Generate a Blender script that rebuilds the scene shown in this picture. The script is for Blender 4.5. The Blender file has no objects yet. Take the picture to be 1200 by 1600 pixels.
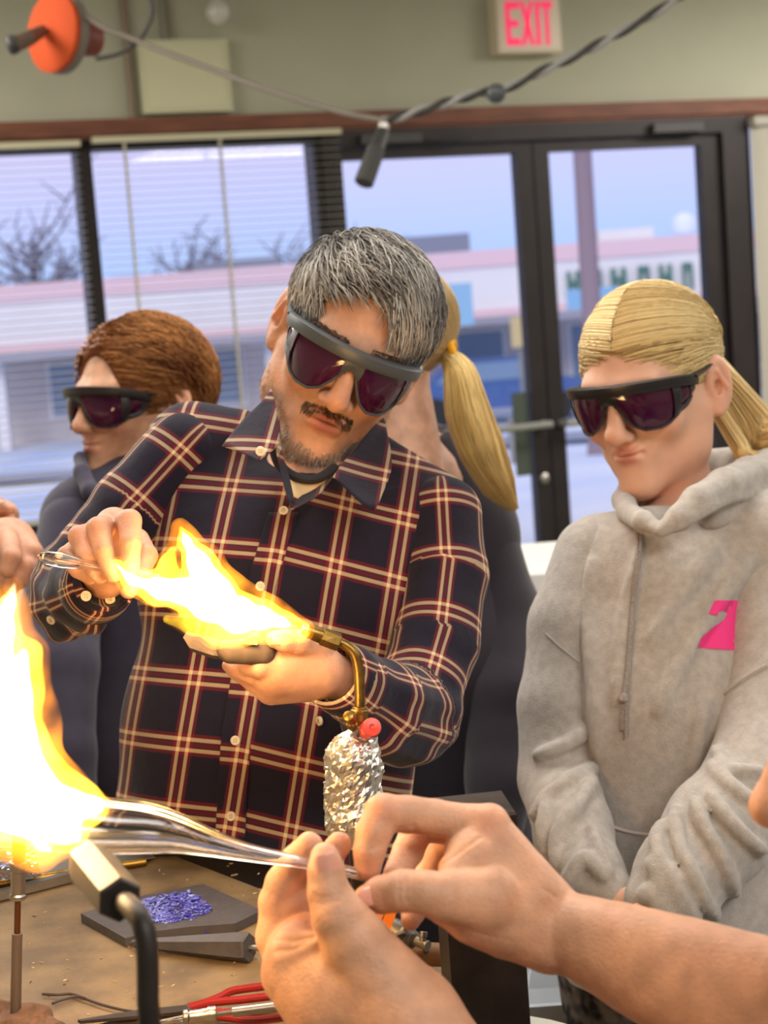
import bpy, bmesh, math, random
import numpy as np
from mathutils import Vector, Matrix
random.seed(7); RNG = np.random.default_rng(7)
SC = bpy.context.scene; COL = SC.collection
PI = math.pi
# ------------------------------------------------------------------ camera
FPX = 2600.0; PITCH = math.radians(7.0); ROLL = 0.075; CAM = np.array([0, 0, 1.43])
X0 = np.array([1.0, 0, 0]); CF = np.array([0, math.cos(PITCH), -math.sin(PITCH)]); U0 = np.array([0, math.sin(PITCH), math.cos(PITCH)])
CU = math.cos(ROLL) * U0 + math.sin(ROLL) * X0; CR = math.cos(ROLL) * X0 - math.sin(ROLL) * U0
cam = bpy.data.cameras.new('camera'); cam_o = bpy.data.objects.new('camera', cam); COL.objects.link(cam_o)
cam.sensor_fit = 'HORIZONTAL'; cam.sensor_width = 24.0; cam.lens = FPX / 1200 * 24.0; cam.clip_start = 0.05; cam.clip_end = 500
cam_o.matrix_world = Matrix(((CR[0], CU[0], -CF[0], CAM[0]), (CR[1], CU[1], -CF[1], CAM[1]), (CR[2], CU[2], -CF[2], CAM[2]), (0, 0, 0, 1)))
cam.dof.use_dof = True; cam.dof.focus_distance = 1.32; cam.dof.aperture_fstop = 8.5
SC.camera = cam_o
def P(px, py, d): return CAM + d * (CF + (px - 600) / FPX * CR - (py - 800) / FPX * CU)
# ------------------------------------------------------------------ view, world, lamps
vs = SC.view_settings; vs.view_transform = 'Standard'; vs.look = 'None'; vs.exposure = 0.0; vs.gamma = 1.0; vs.use_curve_mapping = False
def srgb(r, g, b):
    def c(v):
        v /= 255.0
        return v / 12.92 if v <= 0.04045 else ((v + 0.055) / 1.055) ** 2.4
    return (c(r), c(g), c(b), 1.0)
W = bpy.data.worlds.new('dusk_sky'); SC.world = W; W.use_nodes = True
wn, wl = W.node_tree.nodes, W.node_tree.links
bg = wn['Background']; tc = wn.new('ShaderNodeTexCoord'); sx = wn.new('ShaderNodeSeparateXYZ'); rp = wn.new('ShaderNodeValToRGB')
wl.new(tc.outputs['Generated'], sx.inputs[0]); wl.new(sx.outputs['Z'], rp.inputs[0]); wl.new(rp.outputs[0], bg.inputs[0])
cr = rp.color_ramp
for i, (p_, c_) in enumerate([(0.0, srgb(165, 192, 240)), (0.03, srgb(172, 196, 245)), (0.065, srgb(190, 198, 244)), (0.11, srgb(206, 198, 236)), (0.3, srgb(216, 208, 228)), (1.0, srgb(206, 206, 224))]):
    e = cr.elements[i] if i < 2 else cr.elements.new(p_)
    e.position = p_; e.color = c_
bg.inputs[1].default_value = 1.3
PSI = math.radians(20.0); WW = np.array([math.cos(PSI), math.sin(PSI), 0]); WN = np.array([math.sin(PSI), -math.cos(PSI), 0]); W0 = np.array([0, 7.3, 0.0])
def WP(s, o, z): return W0 + s * WW + o * WN + np.array([0, 0, z])     # along the window wall, out into the room, height
def area_lamp(name, s, o, z, sx_, sy_, watts, col):
    l = bpy.data.lights.new(name, 'AREA'); l.shape = 'RECTANGLE'; l.size = sx_; l.size_y = sy_; l.energy = watts; l.color = col
    ob = bpy.data.objects.new(name, l); COL.objects.link(ob); ob.location = WP(s, o, z); ob.rotation_euler = (0, 0, PSI); return ob
for i, (s_, o_, w_) in enumerate([(-3.4, 1.9, 74), (2.9, 1.9, 78), (-1.9, 4.6, 34), (1.7, 4.6, 38), (-1.6, 8.0, 44), (1.9, 8.0, 46)]):
    area_lamp('ceiling_lamp', s_, o_, 2.93, 2.0, 1.2, w_ * 1.9, (1.0, 0.945, 0.88))
sun = bpy.data.lights.new('outdoor_fill', 'SUN'); sun.energy = 1.5; sun.angle = math.radians(25); sun.color = (1.0, 0.93, 0.92)     # soft fill from behind the room, added to brighten shop fronts and snow
sun_o = bpy.data.objects.new('outdoor_fill', sun); COL.objects.link(sun_o); sun_o.rotation_euler = (math.radians(58), 0, math.radians(-14)); sun_o.location = (0, -20, 20)
def flame_lamp(name, p, watts, rad, col=(1.0, 0.46, 0.12)):
    l = bpy.data.lights.new(name, 'POINT'); l.energy = watts; l.shadow_soft_size = rad; l.color = col
    ob = bpy.data.objects.new(name, l); COL.objects.link(ob); ob.location = p; return ob
# ------------------------------------------------------------------ materials
MATS = {}
def new_mat(name):
    m = bpy.data.materials.new(name); m.use_nodes = True; MATS[name] = m
    return m, m.node_tree.nodes, m.node_tree.links, m.node_tree.nodes['Principled BSDF']
def mat(name, col, rough=0.6, metal=0.0, noise=0.0, nscale=30.0, bump=0.0, bscale=200.0, spec=0.5, col2=None, stretch=None, emit=0.0, coat=0.0, sheen=0.0, detail=4.0):
    m, n, l, b = new_mat(name)
    b.inputs['Roughness'].default_value = rough; b.inputs['Metallic'].default_value = metal; b.inputs['Specular IOR Level'].default_value = spec
    b.inputs['Base Color'].default_value = col
    if coat: b.inputs['Coat Weight'].default_value = coat
    if sheen: b.inputs['Sheen Weight'].default_value = sheen
    t = n.new('ShaderNodeTexCoord'); src = t.outputs['Object']
    if stretch:
        mp = n.new('ShaderNodeMapping'); mp.inputs['Scale'].default_value = stretch; l.new(src, mp.inputs[0]); src = mp.outputs[0]
    if noise or col2:
        nz = n.new('ShaderNodeTexNoise'); nz.inputs['Scale'].default_value = nscale; nz.inputs['Detail'].default_value = detail; l.new(src, nz.inputs['Vector'])
        r = n.new('ShaderNodeValToRGB'); r.color_ramp.elements[0].position = 0.35; r.color_ramp.elements[1].position = 0.65
        c2 = col2 or tuple(min(1, c * (1 + noise)) for c in col[:3]) + (1,)
        c1 = col if col2 else tuple(c * (1 - noise) for c in col[:3]) + (1,)
        r.color_ramp.elements[0].color = c1; r.color_ramp.elements[1].color = c2
        l.new(nz.outputs['Fac'], r.inputs[0]); l.new(r.outputs[0], b.inputs['Base Color'])
    if bump:
        nb = n.new('ShaderNodeTexNoise'); nb.inputs['Scale'].default_value = bscale; nb.inputs['Detail'].default_value = 3.0; l.new(src, nb.inputs['Vector'])
        bp = n.new('ShaderNodeBump'); bp.inputs['Strength'].default_value = bump; bp.inputs['Distance'].default_value = 0.002
        l.new(nb.outputs['Fac'], bp.inputs['Height']); l.new(bp.outputs[0], b.inputs['Normal'])
    if emit:
        b.inputs['Emission Color'].default_value = col; b.inputs['Emission Strength'].default_value = emit
    return m
def skin_mat(name, rough=0.5, sss=0.12, lo=0.80, hi=1.12, bump=0.4):
    m, n, l, b = new_mat(name)
    a = n.new('ShaderNodeAttribute'); a.attribute_name = 'col'
    t = n.new('ShaderNodeTexCoord'); nz = n.new('ShaderNodeTexNoise'); nz.inputs['Scale'].default_value = 55; nz.inputs['Detail'].default_value = 5
    l.new(t.outputs['Object'], nz.inputs['Vector'])
    mr = n.new('ShaderNodeMapRange'); mr.inputs[1].default_value = 0.3; mr.inputs[2].default_value = 0.7; mr.inputs[3].default_value = lo; mr.inputs[4].default_value = hi
    l.new(nz.outputs['Fac'], mr.inputs[0])
    mx = n.new('ShaderNodeMix'); mx.data_type = 'RGBA'; mx.blend_type = 'MULTIPLY'; mx.inputs[0].default_value = 1.0
    l.new(a.outputs['Color'], mx.inputs[6]); l.new(mr.outputs[0], mx.inputs[7]); l.new(mx.outputs[2], b.inputs['Base Color'])
    b.inputs['Roughness'].default_value = rough; b.inputs['Specular IOR Level'].default_value = 0.4
    b.inputs['Subsurface Weight'].default_value = sss; b.inputs['Subsurface Radius'].default_value = (0.008, 0.003, 0.0015); b.inputs['Subsurface Scale'].default_value = 1.0
    nb = n.new('ShaderNodeTexNoise'); nb.inputs['Scale'].default_value = 420; nb.inputs['Detail'].default_value = 3; l.new(t.outputs['Object'], nb.inputs['Vector'])
    bp = n.new('ShaderNodeBump'); bp.inputs['Strength'].default_value = bump; bp.inputs['Distance'].default_value = 0.0014
    l.new(nb.outputs['Fac'], bp.inputs['Height']); l.new(bp.outputs[0], b.inputs['Normal'])
    return m
def hair_mat(name, rough=0.58, scale=9.0):
    m, n, l, b = new_mat(name)
    a = n.new('ShaderNodeAttribute'); a.attribute_name = 'col'
    l.new(a.outputs['Color'], b.inputs['Base Color']); b.inputs['Roughness'].default_value = rough; b.inputs['Specular IOR Level'].default_value = 0.3
    return m
def glass_mat(name, tint=(1, 1, 1, 1), rough=0.0, refl=0.12):            # thin pane: clear with a mirror-like gloss
    m = bpy.data.materials.new(name); m.use_nodes = True; n, l = m.node_tree.nodes, m.node_tree.links
    for q in list(n): n.remove(q)
    o = n.new('ShaderNodeOutputMaterial'); t = n.new('ShaderNodeBsdfTransparent'); t.inputs[0].default_value = tint
    g = n.new('ShaderNodeBsdfGlossy'); g.inputs['Roughness'].default_value = rough; fr = n.new('ShaderNodeFresnel'); fr.inputs[0].default_value = 1.45
    mm = n.new('ShaderNodeMath'); mm.operation = 'MULTIPLY'; mm.inputs[1].default_value = refl / 0.04; l.new(fr.outputs[0], mm.inputs[0]); mm.use_clamp = True
    mx = n.new('ShaderNodeMixShader'); l.new(mm.outputs[0], mx.inputs[0]); l.new(t.outputs[0], mx.inputs[1]); l.new(g.outputs[0], mx.inputs[2]); l.new(mx.outputs[0], o.inputs[0])
    MATS[name] = m; return m
def real_glass(name, ior=1.45, col=(1, 1, 1, 1)):
    m = bpy.data.materials.new(name); m.use_nodes = True; n, l = m.node_tree.nodes, m.node_tree.links
    for q in list(n): n.remove(q)
    o = n.new('ShaderNodeOutputMaterial'); g = n.new('ShaderNodeBsdfGlass'); g.inputs['IOR'].default_value = ior; g.inputs['Color'].default_value = col; g.inputs['Roughness'].default_value = 0.0
    l.new(g.outputs[0], o.inputs[0]); MATS[name] = m; return m
def fire_mat(name, col, strength, nscale=0.0, lo=0.4, hi=1.6):
    m = bpy.data.materials.new(name); m.use_nodes = True; n, l = m.node_tree.nodes, m.node_tree.links
    for q in list(n): n.remove(q)
    o = n.new('ShaderNodeOutputMaterial'); e = n.new('ShaderNodeEmission'); e.inputs[0].default_value = col; e.inputs[1].default_value = strength
    if nscale:                                     # licks of denser and thinner fire
        t = n.new('ShaderNodeTexCoord'); z = n.new('ShaderNodeTexNoise'); z.inputs['Scale'].default_value = nscale; z.inputs['Detail'].default_value = 2.0; l.new(t.outputs['Object'], z.inputs['Vector'])
        r = n.new('ShaderNodeMapRange'); r.inputs[1].default_value = 0.36; r.inputs[2].default_value = 0.66; r.inputs[3].default_value = lo * strength; r.inputs[4].default_value = hi * strength
        l.new(z.outputs['Fac'], r.inputs[0]); l.new(r.outputs[0], e.inputs[1])
    l.new(e.outputs[0], o.inputs['Volume']); MATS[name] = m; return m
def plaid_mat(name, pu, pv, dim=1.0):
    m, n, l, b = new_mat(name)
    a = n.new('ShaderNodeAttribute'); a.attribute_name = 'puv'
    s = n.new('ShaderNodeSeparateXYZ'); l.new(a.outputs['Vector'], s.inputs[0])
    navy, mar, cream, glow = srgb(28, 25, 42), srgb(112, 24, 42), srgb(222, 196, 156), srgb(78, 22, 40)
    def ramp(out, per):
        d = n.new('ShaderNodeMath'); d.operation = 'DIVIDE'; d.inputs[1].default_value = per; l.new(out, d.inputs[0])
        fr = n.new('ShaderNodeMath'); fr.operation = 'FRACT'; l.new(d.outputs[0], fr.inputs[0])
        r = n.new('ShaderNodeValToRGB'); r.color_ramp.interpolation = 'CONSTANT'; e = r.color_ramp.elements
        st = [(0.0, navy), (0.33, mar), (0.385, cream), (0.445, navy), (0.458, mar), (0.53, navy), (0.543, cream), (0.603, mar), (0.66, navy)]
        e[0].position = 0; e[0].color = navy; e[1].position = st[1][0]; e[1].color = st[1][1]
        for p_, c_ in st[2:]:
            q = e.new(p_); q.color = c_
        l.new(fr.outputs[0], r.inputs[0]); return r.outputs[0]
    mx = n.new('ShaderNodeMix'); mx.data_type = 'RGBA'; mx.inputs[0].default_value = 0.5
    l.new(ramp(s.outputs[0], pu), mx.inputs[6]); l.new(ramp(s.outputs[1], pv), mx.inputs[7])
    l.new(mx.outputs[2], b.inputs['Base Color']); b.inputs['Roughness'].default_value = 0.85; b.inputs['Specular IOR Level'].default_value = 0.2; b.inputs['Sheen Weight'].default_value = 0.1
    w1 = n.new('ShaderNodeTexNoise'); w1.inputs['Scale'].default_value = 28; w1.inputs['Detail'].default_value = 5; t = n.new('ShaderNodeTexCoord'); l.new(t.outputs['Object'], w1.inputs['Vector'])
    bp = n.new('ShaderNodeBump'); bp.inputs['Strength'].default_value = 0.45; bp.inputs['Distance'].default_value = 0.006; l.new(w1.outputs['Fac'], bp.inputs['Height']); l.new(bp.outputs[0], b.inputs['Normal'])
    return m
# ------------------------------------------------------------------ mesh and object helpers
class MB:
    """collects pieces of ONE mesh"""
    def __init__(s): s.v = []; s.f = []; s.n = 0
    def add(s, v, f):
        v = np.asarray(v, float); s.v.append(v); s.f += [tuple(int(i) + s.n for i in q) for q in f]; s.n += len(v); return s
    def box(s, fn, a, b):                        # corners given in any frame fn(x,y,z)->world
        (x0, y0, z0), (x1, y1, z1) = a, b
        v = [fn(x, y, z) for x in (x0, x1) for y in (y0, y1) for z in (z0, z1)]
        return s.add(v, [(0, 1, 3, 2), (4, 6, 7, 5), (0, 4, 5, 1), (2, 3, 7, 6), (0, 2, 6, 4), (1, 5, 7, 3)])
    def tube(s, pts, rad, n=12, caps=True, phase=0.0, flat=1.0):
        pts = np.asarray(pts, float); m = len(pts); rad = np.broadcast_to(np.asarray(rad, float), (m,))
        t = np.gradient(pts, axis=0); t /= np.linalg.norm(t, axis=1)[:, None] + 1e-12
        a = np.array([0, 0, 1.0]) if abs(t[0][2]) < 0.9 else np.array([1.0, 0, 0]); u = np.cross(t[0], a); u /= np.linalg.norm(u); V = []
        for i in range(m):
            u = u - t[i] * (u @ t[i]); u /= np.linalg.norm(u); w = np.cross(t[i], u)
            for k in range(n):
                q = 2 * PI * k / n + phase; V.append(pts[i] + rad[i] * (math.cos(q) * u + flat * math.sin(q) * w))
        F = [(i * n + k, i * n + (k + 1) % n, (i + 1) * n + (k + 1) % n, (i + 1) * n + k) for i in range(m - 1) for k in range(n)]
        if caps: F += [tuple(range(n - 1, -1, -1)), tuple((m - 1) * n + k for k in range(n))]
        return s.add(V, F)
    def lathe(s, a, b, prof, n=20, phase=0.0):    # prof = [(t along a->b in metres, radius)]
        a, b = np.asarray(a, float), np.asarray(b, float); d = (b - a) / np.linalg.norm(b - a)
        h = np.array([0, 0, 1.0]) if abs(d[2]) < 0.9 else np.array([1.0, 0, 0]); u = np.cross(d, h); u /= np.linalg.norm(u); w = np.cross(d, u)
        V = [a + d * t + r * (math.cos(2 * PI * k / n + phase) * u + math.sin(2 * PI * k / n + phase) * w) for t, r in prof for k in range(n)]; m = len(prof)
        F = [(i * n + k, (i + 1) * n + k, (i + 1) * n + (k + 1) % n, i * n + (k + 1) % n) for i in range(m - 1) for k in range(n)]
        F += [tuple(range(n)), tuple((m - 1) * n + k for k in range(n - 1, -1, -1))]
        return s.add(V, F)
    def prism(s, poly, off):                       # polygon (N,3) extruded by vector
        poly = np.asarray(poly, float); n = len(poly); V = np.vstack([poly, poly + np.asarray(off)])
        return s.add(V, [tuple(range(n - 1, -1, -1)), tuple(range(n, 2 * n))] + [(i, (i + 1) % n, n + (i + 1) % n, n + i) for i in range(n)])
    def sheet(s, G, off):                          # grid (a,b,3) given a thickness by vectors off (a,b,3) or (3,)
        G = np.asarray(G, float); a, b = G.shape[:2]; V = np.vstack([G.reshape(-1, 3), (G + off).reshape(-1, 3)]); N = a * b; F = []
        for i in range(a - 1):
            for j in range(b - 1):
                q = (i * b + j, i * b + j + 1, (i + 1) * b + j + 1, (i + 1) * b + j); F += [q, tuple(N + k for k in reversed(q))]
        rim = [j for j in range(b)] + [i * b + b - 1 for i in range(1, a)] + [(a - 1) * b + j for j in range(b - 2, -1, -1)] + [i * b for i in range(a - 2, 0, -1)]
        F += [(rim[k], N + rim[k], N + rim[(k + 1) % len(rim)], rim[(k + 1) % len(rim)]) for k in range(len(rim))]
        return s.add(V, F)
    def get(s): return np.vstack(s.v), s.f
def ident(x, y, z): return np.array([x, y, z], float)
def props(o, label=None, cat=None, group=None, kind=None):
    for k, v in (('label', label), ('category', cat), ('group', group), ('kind', kind)):
        if v: o[k] = v
    return o
def attach(o, parent):
    o.parent = parent; o.matrix_parent_inverse = Matrix.Translation(-Vector(parent['_o'])) if '_o' in parent else Matrix.Identity(4)
def make_mesh(name, v, f, m, smooth=True, attrs=None, fix=True, sharp=None):
    me = bpy.data.meshes.new(name)
    if isinstance(f, np.ndarray):
        k = f.shape[1]; me.vertices.add(len(v)); me.vertices.foreach_set('co', np.asarray(v, np.float32).ravel()); me.loops.add(f.size); me.loops.foreach_set('vertex_index', f.astype(np.int32).ravel())
        me.polygons.add(len(f)); me.polygons.foreach_set('loop_start', np.arange(0, f.size, k, dtype=np.int32)); me.update(calc_edges=True); me.validate()
    else:
        me.from_pydata([tuple(q) for q in v], [], f)
        if fix:
            bm = bmesh.new(); bm.from_mesh(me); bmesh.ops.recalc_face_normals(bm, faces=bm.faces); bm.to_mesh(me); bm.free()
    for an, (ty, arr) in (attrs or {}).items():
        at = me.attributes.new(an, ty, 'POINT'); arr = np.asarray(arr, np.float32)
        if ty == 'FLOAT_COLOR':
            if arr.shape[1] == 3: arr = np.hstack([arr, np.ones((len(arr), 1), np.float32)])
            at.data.foreach_set('color', arr.ravel())
        else: at.data.foreach_set('vector', arr.ravel())
    if m is not None: me.materials.append(m)
    me.polygons.foreach_set('use_smooth', [smooth] * len(me.polygons)); me.update()
    if smooth and sharp is not None: me.set_sharp_from_angle(angle=math.radians(sharp))
    return me
def obj(name, geo, m, parent=None, label=None, cat=None, group=None, kind=None, smooth=True, attrs=None, sharp=35):
    v, f = geo.get() if isinstance(geo, MB) else geo
    v = np.asarray(v, float); c = np.array([(v[:, 0].min() + v[:, 0].max()) / 2, (v[:, 1].min() + v[:, 1].max()) / 2, v[:, 2].min()])
    me = make_mesh(name, v - c, f, m, smooth, attrs, sharp=sharp)
    o = bpy.data.objects.new(name, me); COL.objects.link(o); o.location = c; o['_o'] = [float(q) for q in c]
    if parent is not None: attach(o, parent)
    return props(o, label, cat, group, kind)
def thing(name, loc, label, cat, group=None):
    o = bpy.data.objects.new(name, None); COL.objects.link(o); o.location = loc; o['_o'] = [float(q) for q in loc]; o.empty_display_size = 0.05
    return props(o, label, cat, group)
def clone(o, delta, parent=None, label=None):
    c = o.copy(); COL.objects.link(c); c.location = Vector(o.location) + Vector(delta)
    if parent is not None: attach(c, parent)
    if label: c['label'] = label
    return c
def spline(pts, n):                                # Catmull-Rom through the points
    p = np.asarray(pts, float); p = np.vstack([2 * p[0] - p[1], p, 2 * p[-1] - p[-2]]); k = len(p) - 3; t = np.linspace(0, k - 1e-6, n); i = t.astype(int); u = (t - i)[:, None]
    a, b, c, d = p[i], p[i + 1], p[i + 2], p[i + 3]
    return 0.5 * (2 * b + (c - a) * u + (2 * a - 5 * b + 4 * c - d) * u * u + (3 * b - a - 3 * c + d) * u ** 3)
def PS(pts): return np.array([P(*q[:3]) for q in pts])
# ------------------------------------------------------------------ implicit surfaces: one continuous skin out of blended limbs
class Pr:
    def __init__(s, kind, k, sub=False, **kw): s.kind, s.k, s.sub = kind, k, sub; s.__dict__.update(kw)
    def ev(s, p):
        if s.kind == 'cone':
            pa = p - s.a; h = np.clip(pa @ s.ba / s.bb, 0, 1); q = pa - h[..., None] * s.ba
            if s.n is not None:
                c = q @ s.n; q = q + (c * (s.fl - 1))[..., None] * s.n
            return (np.sqrt((q * q).sum(-1)) - (s.ra + (s.rb - s.ra) * h))
        q = (p - s.c) @ s.R; k0 = np.sqrt(((q / s.r) ** 2).sum(-1)); k1 = np.sqrt(((q / s.r ** 2) ** 2).sum(-1)) + 1e-9
        return k0 * (k0 - 1) / k1
    def box(s):
        if s.kind == 'cone':
            m = max(s.ra, s.rb); return np.minimum(s.a, s.b) - m, np.maximum(s.a, s.b) + m
        m = s.r.max(); return s.c - m, s.c + m
def cone(a, b, ra, rb, k=0.01, n=None, fl=1.0, sub=False):
    a, b = np.asarray(a, float), np.asarray(b, float); ba = b - a; bb = max(ba @ ba, 1e-12)
    if n is not None: n = np.asarray(n, float) / np.linalg.norm(n)
    return Pr('cone', k, sub, a=a, b=b, ba=ba, bb=bb, ra=ra, rb=rb, n=n, fl=fl)
def ell(c, r, k=0.01, R=None, sub=False):
    return Pr('ell', k, sub, c=np.asarray(c, float), r=np.broadcast_to(np.asarray(r, float), (3,)).copy(), R=np.eye(3) if R is None else R)
def pc(a, b, k=6, n=None, fl=1.0, sub=False):      # cone between two (px, py, depth, radius px) stations of the photograph
    return cone(P(*a[:3]), P(*b[:3]), a[3] * a[2] / FPX, b[3] * b[2] / FPX, k * a[2] / FPX, n, fl, sub)
def chain(st, k=6, n=None, fl=1.0): return [pc(st[i], st[i + 1], k, n, fl) for i in range(len(st) - 1)]
def smin(a, b, k):
    if k <= 0: return np.minimum(a, b)
    h = np.maximum(k - np.abs(a - b), 0) / k; return np.minimum(a, b) - h * h * k * 0.25
def comb(f, d, pr): return smin(f, d, pr.k) if not pr.sub else -smin(-f, d, pr.k)
def feval(prims, p, disp=None):
    f = np.full(p.shape[:-1], 1.0)
    for pr in prims: f = comb(f, pr.ev(p), pr)
    return f + disp(p) if disp is not None else f
def skin(prims, h, disp=None, dmax=0.0, B=8):
    pos = [q for q in prims if not q.sub]; lo = np.min([q.box()[0] for q in pos], 0) - 0.01 - dmax; hi = np.max([q.box()[1] for q in pos], 0) + 0.01 + dmax
    s = h * B; nb = np.ceil((hi - lo) / s).astype(int) + 1; idx = np.stack(np.meshgrid(*[np.arange(q) for q in nb], indexing='ij'), -1).reshape(-1, 3)
    cen = lo + (idx + 0.5) * s; D = np.stack([q.ev(cen) for q in prims], 0); F = np.full(len(cen), 1.0)
    for q, d in zip(prims, D): F = comb(F, d, q)
    rad = s * 0.87; keep = np.abs(F) < rad * 3.2 + dmax; idx = idx[keep]; D = D[:, keep]; N = len(idx)
    loc = np.stack(np.meshgrid(*[np.arange(B + 1)] * 3, indexing='ij'), -1).reshape(-1, 3)
    f = np.full((N, len(loc)), 1.0)
    for q, d in zip(prims, D):
        act = np.nonzero(np.abs(d) < rad * 2.6 + q.k + 0.006)[0] if q.sub else np.nonzero(d < rad * 2.6 + q.k + 0.006)[0]
        if len(act): f[act] = comb(f[act], q.ev(lo + (idx[act][:, None, :] * B + loc[None]) * h), q)
    if disp is not None: f += disp(lo + (idx[:, None, :] * B + loc[None]) * h)
    f = f.reshape(N, B + 1, B + 1, B + 1); ins = f < 0
    cnt = sum(ins[:, a:B + a, b:B + b, c:B + c].astype(np.int8) for a in (0, 1) for b in (0, 1) for c in (0, 1))
    cb, ci, cj, ck = np.nonzero((cnt > 0) & (cnt < 8)); cellg = idx[cb] * B + np.stack([ci, cj, ck], -1)
    corner = {(a, b, c): f[cb, ci + a, cj + b, ck + c] for a in (0, 1) for b in (0, 1) for c in (0, 1)}
    acc = np.zeros((len(cb), 3)); num = np.zeros(len(cb))
    for ax in range(3):
        for u in (0, 1):
            for w in (0, 1):
                c0 = [u, w]; c0.insert(ax, 0); c1 = list(c0); c1[ax] = 1; A, Bv = corner[tuple(c0)], corner[tuple(c1)]; x = (A < 0) != (Bv < 0)
                t = np.where(x, A / np.where(x, A - Bv, 1), 0); q = np.repeat(np.array(c0, float)[None], len(cb), 0); q[:, ax] = t; acc[x] += q[x]; num[x] += 1
    V = lo + (cellg + acc / num[:, None]) * h
    dims = nb * B + 2; key = (cellg[:, 0] * dims[1] + cellg[:, 1]) * dims[2] + cellg[:, 2]; o = np.argsort(key); sk = key[o]; Q = []
    for ax in range(3):
        sl = [slice(0, B)] * 3; s1 = list(sl); s1[ax] = slice(1, B + 1); A, Bv = ins[:, sl[0], sl[1], sl[2]], ins[:, s1[0], s1[1], s1[2]]; xb, xi, xj, xk = np.nonzero(A != Bv)
        g = idx[xb] * B + np.stack([xi, xj, xk], -1); flip = A[xb, xi, xj, xk]; o1, o2 = [a for a in range(3) if a != ax]; out = []
        for d1, d2 in ((0, 0), (-1, 0), (-1, -1), (0, -1)):
            c = g.copy(); c[:, o1] += d1; c[:, o2] += d2; kk = (c[:, 0] * dims[1] + c[:, 1]) * dims[2] + c[:, 2]; j = np.minimum(np.searchsorted(sk, kk), len(sk) - 1); out.append(np.where(sk[j] == kk, o[j], -1))
        q = np.stack(out, -1); ok = (q >= 0).all(1); q, fl = q[ok], flip[ok]
        if ax == 1: fl = ~fl
        Q.append(np.where(fl[:, None], q, q[:, ::-1]))
    Q = np.vstack(Q); a_, b_, c_ = V[Q[:, 0]], V[Q[:, 1]], V[Q[:, 2]]
    if (np.cross(b_ - a_, c_ - a_) * a_).sum() < 0: Q = Q[:, ::-1]
    return V, Q
def wob(p, freq, seed, n=6):
    r = np.random.default_rng(seed); K = r.normal(size=(n, 3)); K /= np.linalg.norm(K, axis=1)[:, None]; ph = r.uniform(0, 6.28, n); sc = r.uniform(0.7, 1.5, n); o = 0
    for k_, a, s_ in zip(K, ph, sc): o = o + np.sin(p @ (k_ * freq * s_) + a)
    return o / n
def trace(prims, px, py, disp=None, d0=0.6, d1=4.0, back=0.0):     # where the sight line of a photo point meets a surface
    px, py = np.broadcast_arrays(np.asarray(px, float), np.asarray(py, float)); ray = CF + ((px - 600) / FPX)[..., None] * CR - ((py - 800) / FPX)[..., None] * CU
    t = np.full(px.shape, d0)
    for _ in range(60): t = np.minimum(t + 0.8 * feval(prims, CAM + t[..., None] * ray, disp), d1)
    return CAM + (t - back)[..., None] * ray, t
def grad(prims, p, disp=None, e=0.002):
    g = np.stack([feval(prims, p + e * a, disp) - feval(prims, p - e * a, disp) for a in np.eye(3)], -1); return g / (np.linalg.norm(g, axis=-1, keepdims=True) + 1e-9)
def join(*geos):
    V, Fs, n = [], [], 0
    for v, f in geos: V.append(v); Fs.append(np.asarray(f) + n); n += len(v)
    return np.vstack(V), np.vstack(Fs)
def strands(lines, rad, cols, taper=0.25):         # (N,K,3) polylines as thin three-sided locks; cols (N,3)
    L = np.asarray(lines, float); N, K = L.shape[:2]; t = np.gradient(L, axis=1); t /= np.linalg.norm(t, axis=2, keepdims=True) + 1e-9
    a = np.cross(t, np.array([0.31, 0.22, 0.93])); a /= np.linalg.norm(a, axis=2, keepdims=True) + 1e-9; b = np.cross(t, a)
    rad = np.broadcast_to(np.asarray(rad, float), (N,)); tp = 1 - (1 - taper) * np.linspace(0, 1, K) ** 1.5; r = rad[:, None, None] * tp[None, :, None]
    V = np.stack([L + r * (math.cos(2 * PI * k / 3) * a + math.sin(2 * PI * k / 3) * b) for k in range(3)], 2).reshape(-1, 3)
    base = (np.arange(N) * K * 3)[:, None, None] + (np.arange(K - 1) * 3)[None, :, None]; k0 = np.arange(3)[None, None]; k1 = (k0 + 1) % 3
    F = np.stack([base + k0, base + k1, base + 3 + k1, base + 3 + k0], -1).reshape(-1, 4)
    return (V, F), {'col': ('FLOAT_COLOR', np.repeat(np.asarray(cols), K * 3, 0))}
# ================================================================== the room
M_wall = mat('wall_paint', srgb(176, 176, 156), 0.9, noise=0.03, nscale=3, bump=0.15, bscale=140)
M_wood = mat('trim_wood', srgb(112, 66, 46), 0.6, noise=0.25, nscale=5, stretch=(1.2, 1.2, 14))
M_bronze = mat('dark_door_metal', srgb(40, 34, 34), 0.45, metal=0.35, noise=0.12, nscale=9)
M_floor = mat('floor_vinyl', srgb(120, 112, 104), 0.6, noise=0.12, nscale=8)
M_ceil = mat('ceiling_tile', srgb(214, 212, 204), 0.95, noise=0.04, nscale=40)
M_pane = glass_mat('window_glass', (0.97, 0.98, 0.99, 1), refl=0.025)
M_steel = mat('brushed_steel', srgb(176, 172, 166), 0.32, metal=1.0, noise=0.1, nscale=40, bump=0.05)
M_grey = mat('grey_plastic', srgb(132, 132, 126), 0.5)
def wbox(mb, s0, s1, o0, o1, z0, z1): return mb.box(WP, (s0, o0, z0), (s1, o1, z1))
fl = MB(); wbox(fl, -5, 5, -0.3, 11, -0.05, 0.0); obj('floor', fl, M_floor, kind='structure', smooth=False)
ce = MB(); wbox(ce, -5, 5, -0.3, 11, 3.0, 3.08); obj('ceiling', ce, M_ceil, kind='structure', smooth=False)
wb = MB()                                           # wall with the two windows, the double door and a side light cut out
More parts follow.
